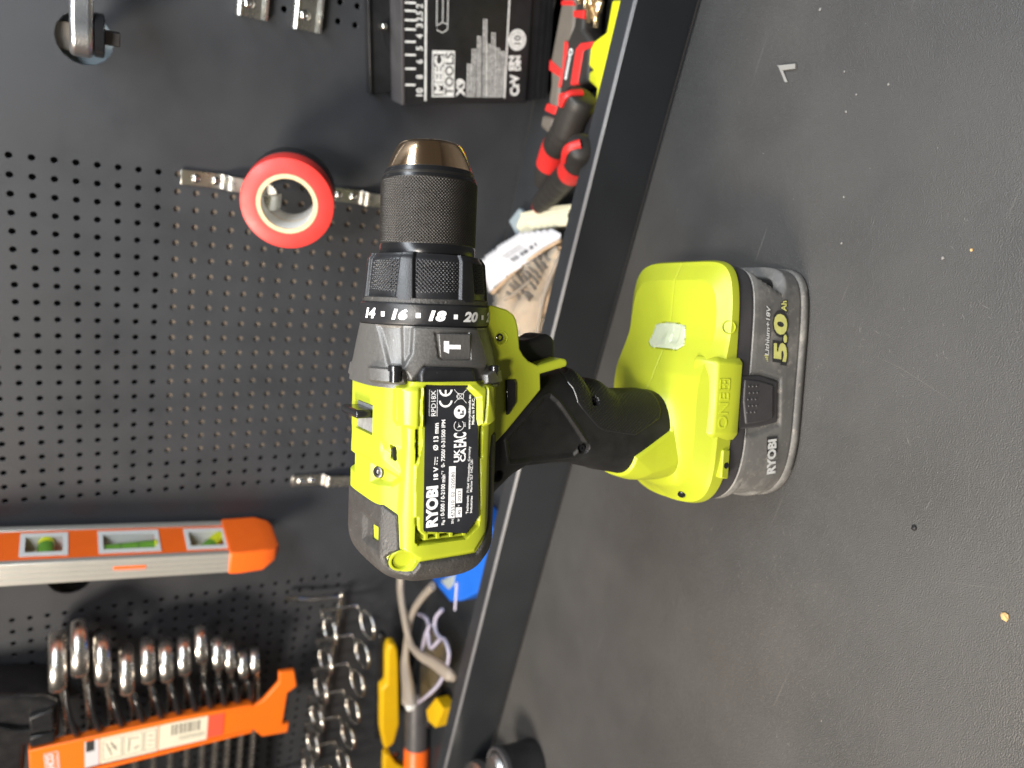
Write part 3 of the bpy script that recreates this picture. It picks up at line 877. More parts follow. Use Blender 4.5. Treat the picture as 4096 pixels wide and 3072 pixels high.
# rear overmould: skin lying 0.9 proud inside its outline, dipping under the lime shell outside it
cover_poly = T['cover'][2:] + [(-26, 150), (-112, 150), (-112, 226), (-58, 226)]
Pc = sdf(cover_poly, A_, Z_)
Pring = np.hypot((A_ - T['ring_c'][0][0]), (Z_ - T['ring_c'][0][1]))
h = (0.45 + 0.75 * sstep(np.abs(Nh[..., 1]), 0.3, 0.8)) * (1 - (1 - np.clip(Pc / 1.1, 0, 1)) ** 2) - 1.4 * sstep(-Pc, 0, 0.5)
drec = sdf([(-60.8, -3.0), (-60.8, -18.4), (-72.0, -18.4), (-72.2, -3.0)], A_, Yn)
dsq = sdf([(-64.0, -9.6), (-64.0, -17.2), (-69.6, -17.2), (-69.6, -10.6)], A_, Yn)
h -= 1.5 * lin(drec, -0.3, 2.4) * topw
h -= 3.0 * lin(dsq, -0.05, 0.2) * topw
bump_band = sstep(A_, -84, -80) * 0
Pcov = Ph + Nh * h[..., None]
put_grid("rear_cover", Pcov, M['overmould'], drill, keep=(Pc > -1.0))
# lime ring loop at the rear corner
rc_ = T['ring_c'][0]
lathe("strap_loop", [(0, 4.6), (0.6, 5.0), (0.9, 4.8), (0.9, 4.0), (0.2, 3.7), (-5.0, 3.4)], (rc_[0] + 0.6, -24.6, rc_[1] + 0.6), (-0.35, -1, 0.15), M['lime'], motor, 32, cap=True)
# speed selector
put("speed_selector", *box_vf(-28.2, -17.6, -10, 10, 204, 210.4), M['slider'], motor, 40)
bevel(put("selector_lever", *box_vf(-22.2, -18.9, -9.8, 9.8, 208, 217.8), M['glossblack'], motor, 40), 1.3, 3)
lathe("housing_screw", [(-2, 2.3), (0.0, 2.45), (0.8, 2.2), (1.0, 1.6), (1.0, 1.1), (0.2, 0.9), (0.0, 0.3)], (-42.4, -14.4, 209.6), (0, -0.5, 0.86), M['drive'], motor, 24)
put("vent_slot", *join_vf([prism_vf([(-37.0, 204.2), (-31.6, 205.6), (-31.9, 207.2), (-36.6, 206.6)], -21.0, -22.2, 'xz')]), M['darkchip'], motor, 0)
# slim ribs in the open end of the pocket behind the label
V, F = join_vf([box_vf(-66.6 + 0 * k, -63.2, -29.6, -22, z, z + 1.0) for k, z in enumerate((179.0, 184.6, 190.2, 195.0))] + [box_vf(-67.0, -66.2, -28.4, -22, 178.6, 196.2)])
put("vent_ribs", V, F, M['lime'], motor, 0)
# label -----------------------------------------------------------------
plate = prism("rating_label", T['label'], -29.65, -29.95, M['labelblack'], drill, 'xz')
lift = lambda uv: np.stack([uv[:, 0], np.full(len(uv), -30.02), uv[:, 1]], 1)
lift2 = lambda uv: np.stack([uv[:, 0], np.full(len(uv), -30.08), uv[:, 1]], 1)
pr, pk, pk2 = Print(lift), Print(lift2), Print(lift2)
X_ = lambda k: T['x_' + k]
for s, k, b in (("RPD18X", 'RPD18X', 0.015), ("001", '001', 0.0), ("www.ryobitools.eu", 'www', 0.02), ("Made in P.R.C.", 'made', 0.02),
                ("0- 7500/ 0-31500 IPM", 'ipm', 0.02), ("\u00d8 13 mm", 'd13', 0.03), ("EAC", 'EAC', 0.03), ("UK", 'UK', 0.03), ("CA", 'CA', 0.03),
                ("RYOBI", 'RYOBI', 0.05), ("18 V", '18V', 0.03), ("n\u2080 : 0-500 / 0-2100 min\u207b\u00b9", 'n0', 0.02), ("SN", 'SN', 0.01), ("W", 'W', 0.01), ("Y", 'Y', 0.01),
                ("Techtronic", 'tech', 0.02), ("71364 Winnenden, Germany", 'win', 0.008), ("Industries", 'ind', 0.02), ("Marlow SL7 1HZ, UK\u00b7", 'mar', 0.008)):
    pr.text(s, X_(k), b)
for k in ('l1', 'l2'):
    pr.line(X_(k)[0], X_(k)[1], 0.22)
def mid(a, b): return ((a[0] + b[0]) / 2, (a[1] + b[1]) / 2)
for nm in ('C', 'E'):
    s0, e0, c0 = X_(nm)
    hh = abs(c0[1] - s0[1]); cx = e0[0] + 0.1
    ctr = (cx, s0[1] + hh / 2)
    pr.arc(ctr, hh / 2 - 0.35, 0.75, 95, 265, 24, ry=hh / 2 - 0.3)
    if nm == 'E':
        pr.line((ctr[0] - hh / 2 + 0.5, ctr[1]), (ctr[0] - 0.3, ctr[1]), 0.7)
bq = X_('bin')
pr.line(bq[0], bq[2], 0.16); pr.line(bq[1], bq[3], 0.16)
bc = mid(bq[0], bq[2])
for dx0, dz0, dx1, dz1 in ((-1.3, 1.1, 1.3, 1.1), (-1.1, 1.1, -0.8, -1.3), (1.1, 1.1, 0.8, -1.3), (-0.8, -1.3, 0.8, -1.3), (-0.5, 1.5, 0.5, 1.5)):
    pr.line((bc[0] + dx0, bc[1] + dz0), (bc[0] + dx1, bc[1] + dz1), 0.2)
mc = X_('man')[0]; mr = abs(X_('man')[1][1] - mc[1])
pr.poly(circle(mc[0], mc[1], mr, 28))
pk2.poly(circle(mc[0] - 0.9, mc[1] - 0.4, 0.42, 12)); pk2.poly([(mc[0] - 1.3, mc[1] - 1.6), (mc[0] + 0.7, mc[1] - 1.5), (mc[0] + 0.3, mc[1] - 0.7), (mc[0] - 0.2, mc[1] - 1.0), (mc[0] - 1.2, mc[1] - 0.9)])
pk2.poly([(mc[0] - 0.1, mc[1] + 0.2), (mc[0] + 0.8, mc[1] - 0.1), (mc[0] + 1.2, mc[1] + 0.8), (mc[0] + 0.3, mc[1] + 1.2)])
ac = X_('arr')[0]; ar = abs(X_('arr')[1][1] - ac[1])
pr.arc(ac, ar, 0.2, 40, 320)
pr.poly([(ac[0] - 1.0, ac[1] + 0.8), (ac[0] - 0.2, ac[1] + 0.1), (ac[0] + 1.2, ac[1] + 0.2), (ac[0] + 0.1, ac[1] - 0.1), (ac[0] - 0.6, ac[1] - 1.1), (ac[0] - 0.5, ac[1] - 0.1)])
pr.line(X_('dc')[0], X_('dc')[1], 0.28)
a0, a1 = np.array(X_('dc2')[0]), np.array(X_('dc2')[1])
for k in range(3):
    pr.line(a0 + (a1 - a0) * (k * 0.38), a0 + (a1 - a0) * (k * 0.38 + 0.24), 0.28)
for k in ('serbox', 'wbox', 'ybox'):
    pr.poly(X_(k))
for s, k in (("475510  02  020580", 'ser'), ("45", '45'), ("2023", '2023')):
    pk.text(s, X_(k), 0.0)
pr.make("white_lettering", M['white'], plate)
pk.make("serial_number", M['labelink'], plate)
pk2.make("manual_symbol", M['labelink'], plate)

# ---- gearbox housing -------------------------------------------------
def gear_r(S, PH):
    a = S
    t = np.clip((13.5 - a) / 22, 0, 1)
    hy = 26.2 + 2.6 * t ** 0.8
    hz = 26.2 + 1.8 * t
    n = 2.05 + 1.0 * t
    c, s = np.cos(PH), np.sin(PH)
    r = ((np.abs(c) / hy) ** n + (np.abs(s) / hz) ** n) ** (-1 / n)
    return r * c, r * s + ZC, a
X, Y, Z = body_grid(np.linspace(-9.0, 14.2, 66), 420, gear_r)
Pg, Ng = normals(X, Y, Z)
Ng = outward(Pg, Ng, np.stack([X, 0 * Y, 0 * Z + ZC], -1))
A_, Z_ = Pg[..., 0], Pg[..., 2]
sw = sstep(np.abs(Ng[..., 1]), 0.1, 0.3)
d = 1.4 * lin(sdf(T['gplate'], A_, Z_), -0.4, 0.9) * sw
d -= 1.0 * lin(sdf(T['grib'], A_, Z_), -0.2, 0.8) * sw
d -= 0.8 * sstep(sdf(T['badge'], A_, Z_), -0.15, 0.3) * sw
d += (0.8 + 2.0 * (Pg[..., 1] < 0)) * lin(sdf(T['towerL'] , A_, Z_), -0.2, 0.4) * sw
d += (0.8 + 1.8 * (Pg[..., 1] < 0)) * lin(sdf(T['towerR'], A_, Z_), -0.2, 0.4) * sw
gear = put_grid("gearbox_housing", Pg + Ng * d[..., None], M['gunmetal'], drill, cap=True)
prism("mode_badge", [(q[0] * 0.94 + 0.06 * 5.6, q[1] * 0.94 + 0.06 * 178) for q in T['badge']], -25.0, -28.5, M['badge'], gear, 'xz', 0.4)
hm = Print(lambda uv: np.stack([uv[:, 0], np.full(len(uv), -28.6), uv[:, 1]], 1))
hm.poly(T['hammer'])
hm.make("hammer_symbol", M['white'], gear)
bp = T['bumper']
prism("front_bumper", [(-8.6, 200.2), (-3.2, 200.4), (-1.0, 199.4), (-0.6, 198.4), (-1.0, 178.6), (-3.2, 177.8), (-8.6, 176.2)], -24, -30.6, M['blackplastic'], drill, 'xz', 1.1)
for k, (a, b, r) in (('screwL', (T['screwL'][0], T['screwL'][1], 2.6)), ('screwR', (T['screwR'][0], T['screwR'][1], 1.9))):
    zc = (a[1] + b[1]) / 2
    lathe("gearbox_screw", [(-4, r * 0.8), (0, r * 0.8), (0, r), (1.9, r), (2.3, r * 0.8)], (min(a[0], b[0]) - 0.4, -27.0 if k == 'screwL' else -25.8, zc), (1, 0, 0), M['glossblack'], gear, 20)

# ---- torque ring, collar, chuck ---------------------------------------
def spin(name, prof, m, parent=None, n=120):
    return lathe(name, prof, (0, 0, ZC), (1, 0, 0), m, parent, n)
ring = spin("torque_ring", [(13.0, 24), (14.6, 26.2), (15.2, 26.5), (22.2, 26.3), (22.7, 25.9), (23.0, 22)], M['blackplastic'], drill)
RR = 26.5
def wrapped(uv, R):
    # u = angle position (mm along the circumference, increasing downwards), v = along the axis
    ang = uv[:, 0]
    return np.stack([uv[:, 1], -R * np.cos(ang), ZC + R * np.sin(ang)], 1)
nV, nF = [], []
base_ang = 23.0
for k in range(-2, 9):
    num = 18 + 2 * k if 18 + 2 * k <= 24 else None
    ang = math.radians(base_ang - 9.6 - 31.4 * k)
    s = str(18 + 2 * k) if 1 <= 18 + 2 * k <= 22 else ("2" if k == 3 else "")
    if -2 <= k <= 2:
        V, F = text_vf(str(18 + 2 * k), 0.05, 0.22)
        wdt = V[:, 0].max() - V[:, 0].min()
        x = (V[:, 0] - V[:, 0].min() - wdt / 2) * 6.9
        y = V[:, 1] * 5.0 + 16.7
        uv = np.stack([ang - x / RR, y], 1)
        q = wrapped(uv, RR + 0.12)
        kk = len(nV); nV += [tuple(v) for v in q]; nF += [tuple(i + kk for i in f) for f in F]
    for h_ in (0.5,):
        a2 = ang - math.radians(31.4 / 2)
        if k <= 3:
            sq = np.array([(a2 + 0.85 / RR, 17.4), (a2 - 0.85 / RR, 17.4), (a2 - 0.85 / RR, 19.2), (a2 + 0.85 / RR, 19.2)])
            q = wrapped(sq, RR + 0.12)
            kk = len(nV); nV += [tuple(v) for v in q]; nF += [(kk, kk + 1, kk + 2, kk + 3)]
put("number_print", nV, nF, M['white'], ring, 0)
# dusty stepped gap between ring and collar
spin("dusty_gap", [(22.4, 24), (22.9, 25.35), (24.6, 25.3), (25.0, 24)], M['overmould'], ring)

def collar_grid():
    na, nph = 90, 720
    a = np.linspace(24.0, 41.8, na)
    ph = np.linspace(0, 2 * math.pi, nph, endpoint=False)
    A, PHI = np.meshgrid(a, ph, indexing='ij')
    t = (A - 24.0) / 17.8
    R = 25.4 - 1.7 * t - 1.2 * sstep(t, 0.86, 1.0)
    # six panels of diamond knurl between smooth tapering ribs
    per = math.pi / 3
    c0 = math.radians(12.5) 
    u = (PHI - c0 + per / 2) % per - per / 2           # angle from panel centre
    halfw = math.radians(24.0 - 2.5 * 0) - 0.10 * (1 - t) * 0.35
    e = (halfw - np.abs(u)) * 24.5                      # mm inside the panel
    inp = sstep(e, -0.25, 0.9)
    R = R - 1.5 * inp
    kz = sstep(t, 0.16, 0.20) * (1 - sstep(t, 0.84, 0.88)) * sstep(e, 0.9, 1.2)
    w = 1.55
    p1 = np.abs(((u * 24.5 + (A - 24)) / w) % 1 - 0.5) * 2
    p2 = np.abs(((u * 24.5 - (A - 24)) / w) % 1 - 0.5) * 2
    R = R + kz * (0.42 * np.minimum(p1, p2) * 1.6 - 0.1)
    # tabs on the rear edge: shallow notches
    nt = (np.abs(u) < math.radians(24)).astype(float) * (1 - sstep(t, 0.03, 0.05))
    R = R - 0.5 * nt
    return np.stack([A, -R * np.cos(PHI), ZC + R * np.sin(PHI)], -1)
put_grid("mode_collar", collar_grid(), M['blackplastic'], drill, cap=True, smooth=60)

chuck = put_grid("chuck_sleeve", (lambda: (lambda A, PHI: (lambda R: np.stack([A, -R * np.cos(PHI), ZC + R * np.sin(PHI)], -1))(
    19.0 + sstep(A, 46.0, 46.3) * (1 - sstep(A, 70.6, 70.9)) * (0.55 * np.minimum(np.abs((PHI * 92 / (2 * math.pi) + A / 1.3) % 1 - 0.5), np.abs((PHI * 92 / (2 * math.pi) - A / 1.3) % 1 - 0.5)) * 2 - 0.1)
    - 0.35 * sstep(A, 70.9, 71.6) - 1.4 * sstep(A, 72.0, 75.4)))(*np.meshgrid(np.concatenate([np.linspace(41.5, 45.9, 6), np.linspace(46.0, 71.0, 170), np.linspace(71.2, 75.4, 8)]), np.linspace(0, 2 * math.pi, 828, endpoint=False), indexing='ij')))(), M['steelblack'], drill, cap=True, smooth=70)
spin("sleeve_band", [(40.5, 17), (41.8, 19.1), (42.2, 19.25), (45.2, 19.25), (45.8, 19.0), (46, 18)], M['blacksteel'], chuck)
spin("front_band", [(70.9, 18), (71.2, 18.95), (71.9, 18.8), (75.3, 17.25), (75.6, 16)], M['blacksteel'], chuck)
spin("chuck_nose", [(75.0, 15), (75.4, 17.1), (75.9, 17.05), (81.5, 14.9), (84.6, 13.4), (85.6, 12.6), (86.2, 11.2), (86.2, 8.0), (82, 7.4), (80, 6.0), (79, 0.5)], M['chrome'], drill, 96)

# ---- trigger guard, trigger, direction switch --------------------------
guard = prism("trigger_guard", T['guard'], -17.3, 17.3, M['lime'], drill, 'xz', 2.6, seg=4)
gs = T['g_screw']
lathe("guard_screw", [(-3, 1.7), (0.0, 1.7), (0.25, 1.4), (0.25, 0.9), (-0.6, 0.7)], ((gs[0][0]), -17.35, gs[0][1]), (0, -1, 0.0), M['glossblack'], guard, 18)
lathe("screw_recess", [(0.0, 2.6), (0.22, 2.95), (0.12, 3.15), (-0.3, 3.2)], (gs[0][0] - 0.25, -17.3, gs[0][1] - 0.6), (0, -1, 0), M['lime'], guard, 24)
prism("trigger", T['trigger'], -8.2, 8.2, M['black'], drill, 'xz', 2.6, seg=4)
prism("direction_switch", T['switch'], -18.6, 18.6, M['glossblack'], drill, 'xz', 1.0)
# smooth lip over the trigger
lp = T['guard']
tube("guard_lip", smooth_path([(-0.6, -13.0, 139.6 - 11.4), (0.5, -14.6, 127.4 + 1.2), (0.9, -10, 128.4), (1.0, 0, 128.4), (0.9, 10, 128.4), (0.5, 14.6, 128.6)], 5) * np.array([1, 1, 1]) + np.array([-0.8, 0, -0.4]), 1.35, M['lime'], guard, 12)

# ---- grip ---------------------------------------------------------------
gz = np.array([60, 67, 75, 84, 90, 94, 98, 101, 104.5, 108, 111, 114, 117, 121, 126, 132, 140, 148, 156, 163, 168])
ga1 = np.array([-14.3, -14.3, -14.3, -14.3, -14.3, -13.6, -11.5, -9.4, -8.9, -9.6, -9.6, -5.5, -3.6, -4.0, -5.0, -6.5, -8.5, -10, -12, -14, -15])
ga0 = np.array([-56.0, -56.2, -55.8, -54.6, -53.2, -52.4, -51.6, -51.0, -49.8, -49.0, -48.2, -47.4, -46.9, -46.6, -46.5, -46.6, -46.9, -51, -58, -66, -71])
gw = np.array([19.5, 18.6, 17.6, 16.9, 16.6, 16.4, 16.3, 16.2, 16.2, 16.2, 16.2, 16.2, 16.2, 16.2, 16.2, 16.3, 16.4, 16.5, 16.6, 16.7, 16.7])
def grip_r(S, PH):
    f = np.interp(S, gz, ga1); r0 = np.interp(S, gz, ga0); w = np.interp(S, gz, gw)
    c, s = np.cos(PH), np.sin(PH)
    hx = (f - r0) / 2
    n = 2.7
    r = ((np.abs(c) / hx) ** n + (np.abs(s) / w) ** n) ** (-1 / n)
    return r * s, S, r * c + (f + r0) / 2
zz = np.linspace(60, 168, 330)
X, Y, Z = body_grid(zz, 420, grip_r)
# smooth the front/rear curves a little along the height
for _ in range(6):
    X[1:-1] = (X[:-2] + 2 * X[1:-1] + X[2:]) / 4
Pr, Nr = normals(X, Y, Z)
Nr = outward(Pr, Nr, np.stack([np.broadcast_to(X.mean(1, keepdims=True), X.shape), 0 * Y, Z], -1))
A_, Z_ = Pr[..., 0], Pr[..., 2]
sw = sstep(np.abs(Nr[..., 1]), 0.05, 0.3)
d = -0.9 * sstep(sdf(T['tri'], A_, Z_), -0.5, 0.9) * sw
d += 0.5 * np.exp(-((sdf(T['tri'], A_, Z_) + 0.9) / 0.6) ** 2) * sw
for (hx, hz) in T['hand_holes']:
    d -= 2.8 * sstep(2.6 - np.hypot(A_ - hx, Z_ - hz), -0.3, 0.9) * sw
hp = T['pad_holes'][0]
dh = 2.8 * sstep(2.0 - np.hypot(A_ - hp[0], Z_ - hp[1]), -0.2, 0.6) * sw
grip = put_grid("grip", Pr + Nr * (d - dh)[..., None], M['black'], drill, cap=True)
pad_poly = T['pad'][:11] + [(-14, 64.0), (-6, 66), (0, 90), (0, 122)]
pad_poly = T['pad'][:9] + [(-23.1, 71.95), (-17.3, 71.6), (-8, 72), (4, 90), (4, 122.6)]
Pp = sdf(pad_poly, A_, Z_)
w = 1.6
seg_ = np.hypot(np.diff(Pr[..., 0], axis=1, append=Pr[:, :1, 0]), np.diff(Pr[..., 1], axis=1, append=Pr[:, :1, 1]))
arc = np.cumsum(seg_, axis=1)
half = arc.shape[1] // 2
arc = arc - arc[:, half:half + 1]
q1 = np.abs(((arc + Z_) / w) % 1 - 0.5) * 2
q2 = np.abs(((arc - Z_) / w) % 1 - 0.5) * 2
h = 0.55 * (1 - (1 - np.clip(Pp / 0.7, 0, 1)) ** 2) - 0.9 * sstep(-Pp, 0, 0.4) + sstep(Pp, 0.8, 1.4) * 0.6 * (np.minimum(q1, q2) - 0.4)
put_grid("textured_pad", Pr + Nr * (h - dh)[..., None], M['pad'], grip, keep=(Pp > -0.8), smooth=70)
for (hx, hz) in [hp] + T['hand_holes'][:1]:
    lathe("grip_screw", [(-0.5, 1.5), (0, 1.5), (0.1, 1.1), (0.1, 0.6), (-0.4, 0.5)], (hx, -13.4, hz), (0, -1, 0), M['blacksteel'], grip, 16)

# lime collar climbing the rear of the grip root
col_poly = [(-6, 66.5), (-21, 67.6), (-27.3, 66.8), (-31.8, 67.9), (-43.5, 86), (-62, 88), (-62, 50), (-6, 50)]
Pq = sdf(col_poly, A_, Z_)
hq = 1.1 * (1 - (1 - np.clip(Pq / 1.4, 0, 1)) ** 2) - 1.2 * sstep(-Pq, 0, 0.5) + 0.16 * np.clip(Pq, 0, 14) * sstep(-A_, 20, 40)
put_grid("grip_collar", Pr + Nr * hq[..., None], M['lime'], grip, keep=(Pq > -0.9))

# ---- foot (battery socket) ---------------------------------------------
FC = (-10.5, 0.0)
def foot_edge(ph):
    hx, hy = 59.5, 37.0
    c, s = np.cos(ph), np.sin(ph)
    n = 4.9 + 1.5 * c
    return ((np.abs(c) / hx) ** n + (np.abs(s) / hy) ** n) ** (-1 / n)
def foot_top(a, y):
    pa = np.array([-75, -66, -58, -50, -40, -20, -12, -5, 2, 7, 12, 17, 22, 36, 44, 50])
    pz = np.array([6.0, 10.0, 13.5, 16, 18.0, 18.8, 18.6, 17.6, 14.8, 12.6, 10.8, 9.9, 9.6, 9.2, 8.4, 7.0])
    return np.interp(a, pa, pz)
tt = np.concatenate([np.linspace(0.0, 0.79, 52), [0.80, 0.805, 0.83, 0.84, 0.86, 0.88, 0.90, 0.92, 0.94, 0.952, 0.956, 0.97, 0.983, 0.987, 1.0]])[::-1]
ph = np.linspace(0, 2 * math.pi, 400, endpoint=False)
TT, PHI = np.meshgrid(tt, ph, indexing='ij')
E_ = foot_edge(PHI)
fx = FC[0] + TT * E_ * np.cos(PHI)
fy = TT * E_ * np.sin(PHI)
ft = foot_top(fx, fy)
ft = (ft + foot_top(fx - 0.8, fy) + foot_top(fx + 0.8, fy)) / 3
kk = 7.0
prof = np.interp(TT, [0.0, 0.84, 0.954, 0.987, 1.0], [1.0, 0.99, 0.55, 0.44, 0.0])
fz = 47.6 + np.maximum(ft - 2.1, 2.0) * prof
# flare round the root of the grip, climbing higher at the rear
def grip_sdf(a, y):
    ctr, hx, hy = -35.2, 21.0, 18.3
    n = 2.7
    return ((np.abs(a - ctr) / hx) ** n + (np.abs(y) / hy) ** n) ** (1 / n)
gdist = (grip_sdf(fx, fy) - 1) * 19
rearw = sstep(-fx, 28, 56)
fl = np.exp(-np.clip(gdist + 1.0, 0, 99) / 4.2)
rise = 5.0 + 18.0 * rearw * (1 - sstep(np.abs(fy), 4, 20))
fz = fz + np.where(gdist > -1.2, fl * rise, rise * np.clip(1 + (gdist + 1.2) * 0.9, -1, 1))
# side relief: stepped strip near the lower edge, shallow facets
sd = sstep(TT, 0.93, 0.975)
fy2 = fy
Pf = np.stack([fx, fy2, fz], -1)
skirt = np.stack([fx[0], fy[0], np.full_like(fx[0], 47.0)], -1)[None]
skirt2 = np.stack([FC[0] + (fx[0] - FC[0]) * 0.985, fy[0] * 0.985, np.full_like(fx[0], 46.8)], -1)[None]
Pf = np.concatenate([skirt2, skirt, Pf], 0)
Pn, Nf = normals(Pf[..., 0], Pf[..., 1], Pf[..., 2])
Nf = outward(Pf, Nf, np.array([FC[0], 0, 40.0]))
d = np.zeros(Pf.shape[:2])
nearw = sstep(np.abs(Pf[..., 1]), 20, 28)
for (pxz, r, dep) in ((T['pockets2'][0], 1.7, 0.0),):
    d -= dep * sstep(r - np.hypot(Pf[..., 0] - pxz[0], (Pf[..., 2] - pxz[1] - 0.6) * 1.15), -0.3, 0.7) * nearw
ledp = [(6.0, -9.5), (8.2, -13.0), (17.5, -10.5), (18.6, -3), (18.6, 3), (17.5, 10.5), (8.2, 13), (6.0, 9.5)]
ld = sdf(ledp, Pf[..., 0], Pf[..., 1]) if True else 0
d -= 1.6 * sstep(ld, -0.2, 0.3) * (Pf[..., 2] > 46)
d -= 0.22 * np.exp(-(Pf[..., 1] / 0.45) ** 2) * (Pf[..., 2] > 48) * (ld < 0)
foot = put_grid("battery_socket", Pf + Nf * d[..., None], M['lime'], drill, smooth=22)
# clear lamp lens sunk into the front slope of the socket
keep = (ld > -0.6) & (Pf[..., 2] > 46)
put_grid("lamp_lens", Pf + Nf * (0.25 * (1 - (1 - np.clip(ld / 0.8, 0, 1)) ** 2) - 1.0 * sstep(-ld, 0, 0.4) + 0.9 * np.exp(-((Pf[..., 0] - 11) ** 2 + Pf[..., 1] ** 2) / 5.0) * sstep(ld, 0.3, 1.0) - 0.5 * lin(ld, 1.0, 1.3) * (np.abs(Pf[..., 1] + 5.5) < 2.6) * (Pf[..., 0] > 9.5))[..., None], M['clear'], foot, keep=keep)
for (hx, hz, r_) in ((17.9, 51.6, 2.9),):
    lathe("socket_pocket", [(-0.6, r_ + 0.5), (0.35, r_ + 0.25), (0.45, r_), (0.2, r_ - 0.25), (-1.6, r_ - 0.6), (-1.7, 0.2)], (hx, -35.4, hz), (0.1, -0.78, 0.62), M['lime'], foot, 28)
# raised block with the range mark
sec = [(-39.2, 44.6), (-39.2, 50.4), (-36.6, 57.6), (-31.5, 60.5), (-25, 62), (-20, 44.6)]
V = []
xs_ = [4.4, 2.0, -31.0, -34.4]
for i, xx in enumerate(xs_):
    for (yb, zb) in sec:
        shrink = 0.0 if 0 < i < 3 else 1.0
        V.append((xx, yb + (2.6 * shrink if yb < -30 else 0), zb - (1.4 * shrink if zb > 46 else 0)))
n6 = len(sec)
F = [tuple(range(n6)), tuple(range(3 * n6, 4 * n6))[::-1]]
for i in range(3):
    for j in range(n6):
        F.append((i * n6 + j, (i + 1) * n6 + j, (i + 1) * n6 + (j + 1) % n6, i * n6 + (j + 1) % n6))
blk = bevel(put("socket_block", V, F, M['lime'], foot, 40), 0.9, 3, 20)
bevel(put("socket_pad", *prism_vf([(-38.5, 46.9), (-38.5, 51.6), (-52.0, 51.6), (-52.6, 46.9)], -30, -37.3, 'xz'), M['lime'], foot, 40), 0.7)
lathe("pad_hole", [(0, 1.5), (0.1, 1.5)], (-46.0, -37.32, 49.0), (0, -1, 0), M['darkchip'], foot, 16)
# ONE+ relief on the sloping face of the block
p0, p1 = np.array([-39.2, 50.4]), np.array([-36.6, 57.6])
dirf = (p1 - p0) / np.linalg.norm(p1 - p0); nf = np.array([-dirf[1], dirf[0]])
def lift_face(uv, out=0.0):
    q = p0 + uv[:, 1:2] * dirf + nf * out
    return np.stack([uv[:, 0], q[:, 0], q[:, 1]], 1)
rl = [[], []]
def relief(uv, F, hgt=0.35):
    n = len(uv)
    k = len(rl[0])
    top = lift_face(uv, hgt); bot = lift_face(uv, -0.2)
    rl[0].extend([tuple(v) for v in top]); rl[0].extend([tuple(v) for v in bot])
    rl[1].extend([tuple(i + k for i in f) for f in F])
    cnt = {}
    for f in F:
        for i in range(len(f)):
            e = (f[i], f[(i + 1) % len(f)])
            cnt[tuple(sorted(e))] = cnt.get(tuple(sorted(e)), []) + [e]
    for e, l in cnt.items():
        if len(l) == 1:
            a, b = l[0]
            rl[1].append((k + a, k + n + a, k + n + b, k + b))
uv, F = fit_text("ONE", (-28.6, 1.6), (-12.0, 1.6), 4.6, 0.0)
relief(uv, F)
bx0, bx1, by0, by1 = -10.6, -5.4, 1.5, 6.3
fr = 0.45
for rct in ((bx0, bx1, by0, by0 + fr), (bx0, bx1, by1 - fr, by1), (bx0, bx0 + fr, by0, by1), (bx1 - fr, bx1, by0, by1), (-9.6, -6.4, 3.6, 4.3), (-8.4, -7.6, 2.4, 5.4)):
    relief(np.array([(rct[0], rct[2]), (rct[1], rct[2]), (rct[1], rct[3]), (rct[0], rct[3])]), [(0, 1, 2, 3)])
put("raised_lettering", rl[0], rl[1], M['lime'], foot, 0)
lathe("socket_screw", [(-2, 1.9), (0, 1.9), (0.3, 1.5)], (-64.5, -15.5, 55.2), (-0.5, -0.5, 0.7), M['blacksteel'], foot, 16)

# ---- battery --------------------------------------------------------------
def rrect_loft(levels, nphi=300, n=4.0):
    ph = np.linspace(0, 2 * math.pi, nphi, endpoint=False)
    rows = []
    for (z, cx, hx, hy) in levels:
        c, s = np.cos(ph), np.sin(ph)
        n = 5.0 + 1.6 * c
        r = ((np.abs(c) / hx) ** n + (np.abs(s) / hy) ** n) ** (-1 / n)
        rows.append(np.stack([cx + r * c, r * s, np.full_like(ph, z)], -1))
    return np.array(rows)
def levels(zs_, zk, cx, hx, hy):
    return [(z, np.interp(z, zk, cx), np.interp(z, zk, hx), np.interp(z, zk, hy)) for z in zs_]
Pb = rrect_loft(levels(np.concatenate([np.linspace(4.6, 37.0, 70), np.linspace(37.2, 38.0, 6)]), [4.6, 7, 14, 35, 37.2, 38.0], [-10.8] * 6, [57.0, 58.2, 58.6, 58.0, 57.6, 56.0], [36.6, 37.3, 37.6, 37.4, 37.2, 36]))
Pn, Nb = normals(Pb[..., 0], Pb[..., 1], Pb[..., 2])
Nb = outward(Pb, Nb, np.array([-10.8, 0, 20.0]))
A_, Z_, Y_ = Pb[..., 0], Pb[..., 2], Pb[..., 1]
sw = sstep(np.abs(Nb[..., 1]), 0.4, 0.8)
step = T['step']
latch_rec = [(-3.4, 41), (-2.4, 30.5), (-5.5, 16.6), (-28.4, 14.8), (-32.5, 29), (-34, 41)]
d = -1.2 * sstep(sdf(latch_rec, A_, Z_), -0.3, 1.2) * sw
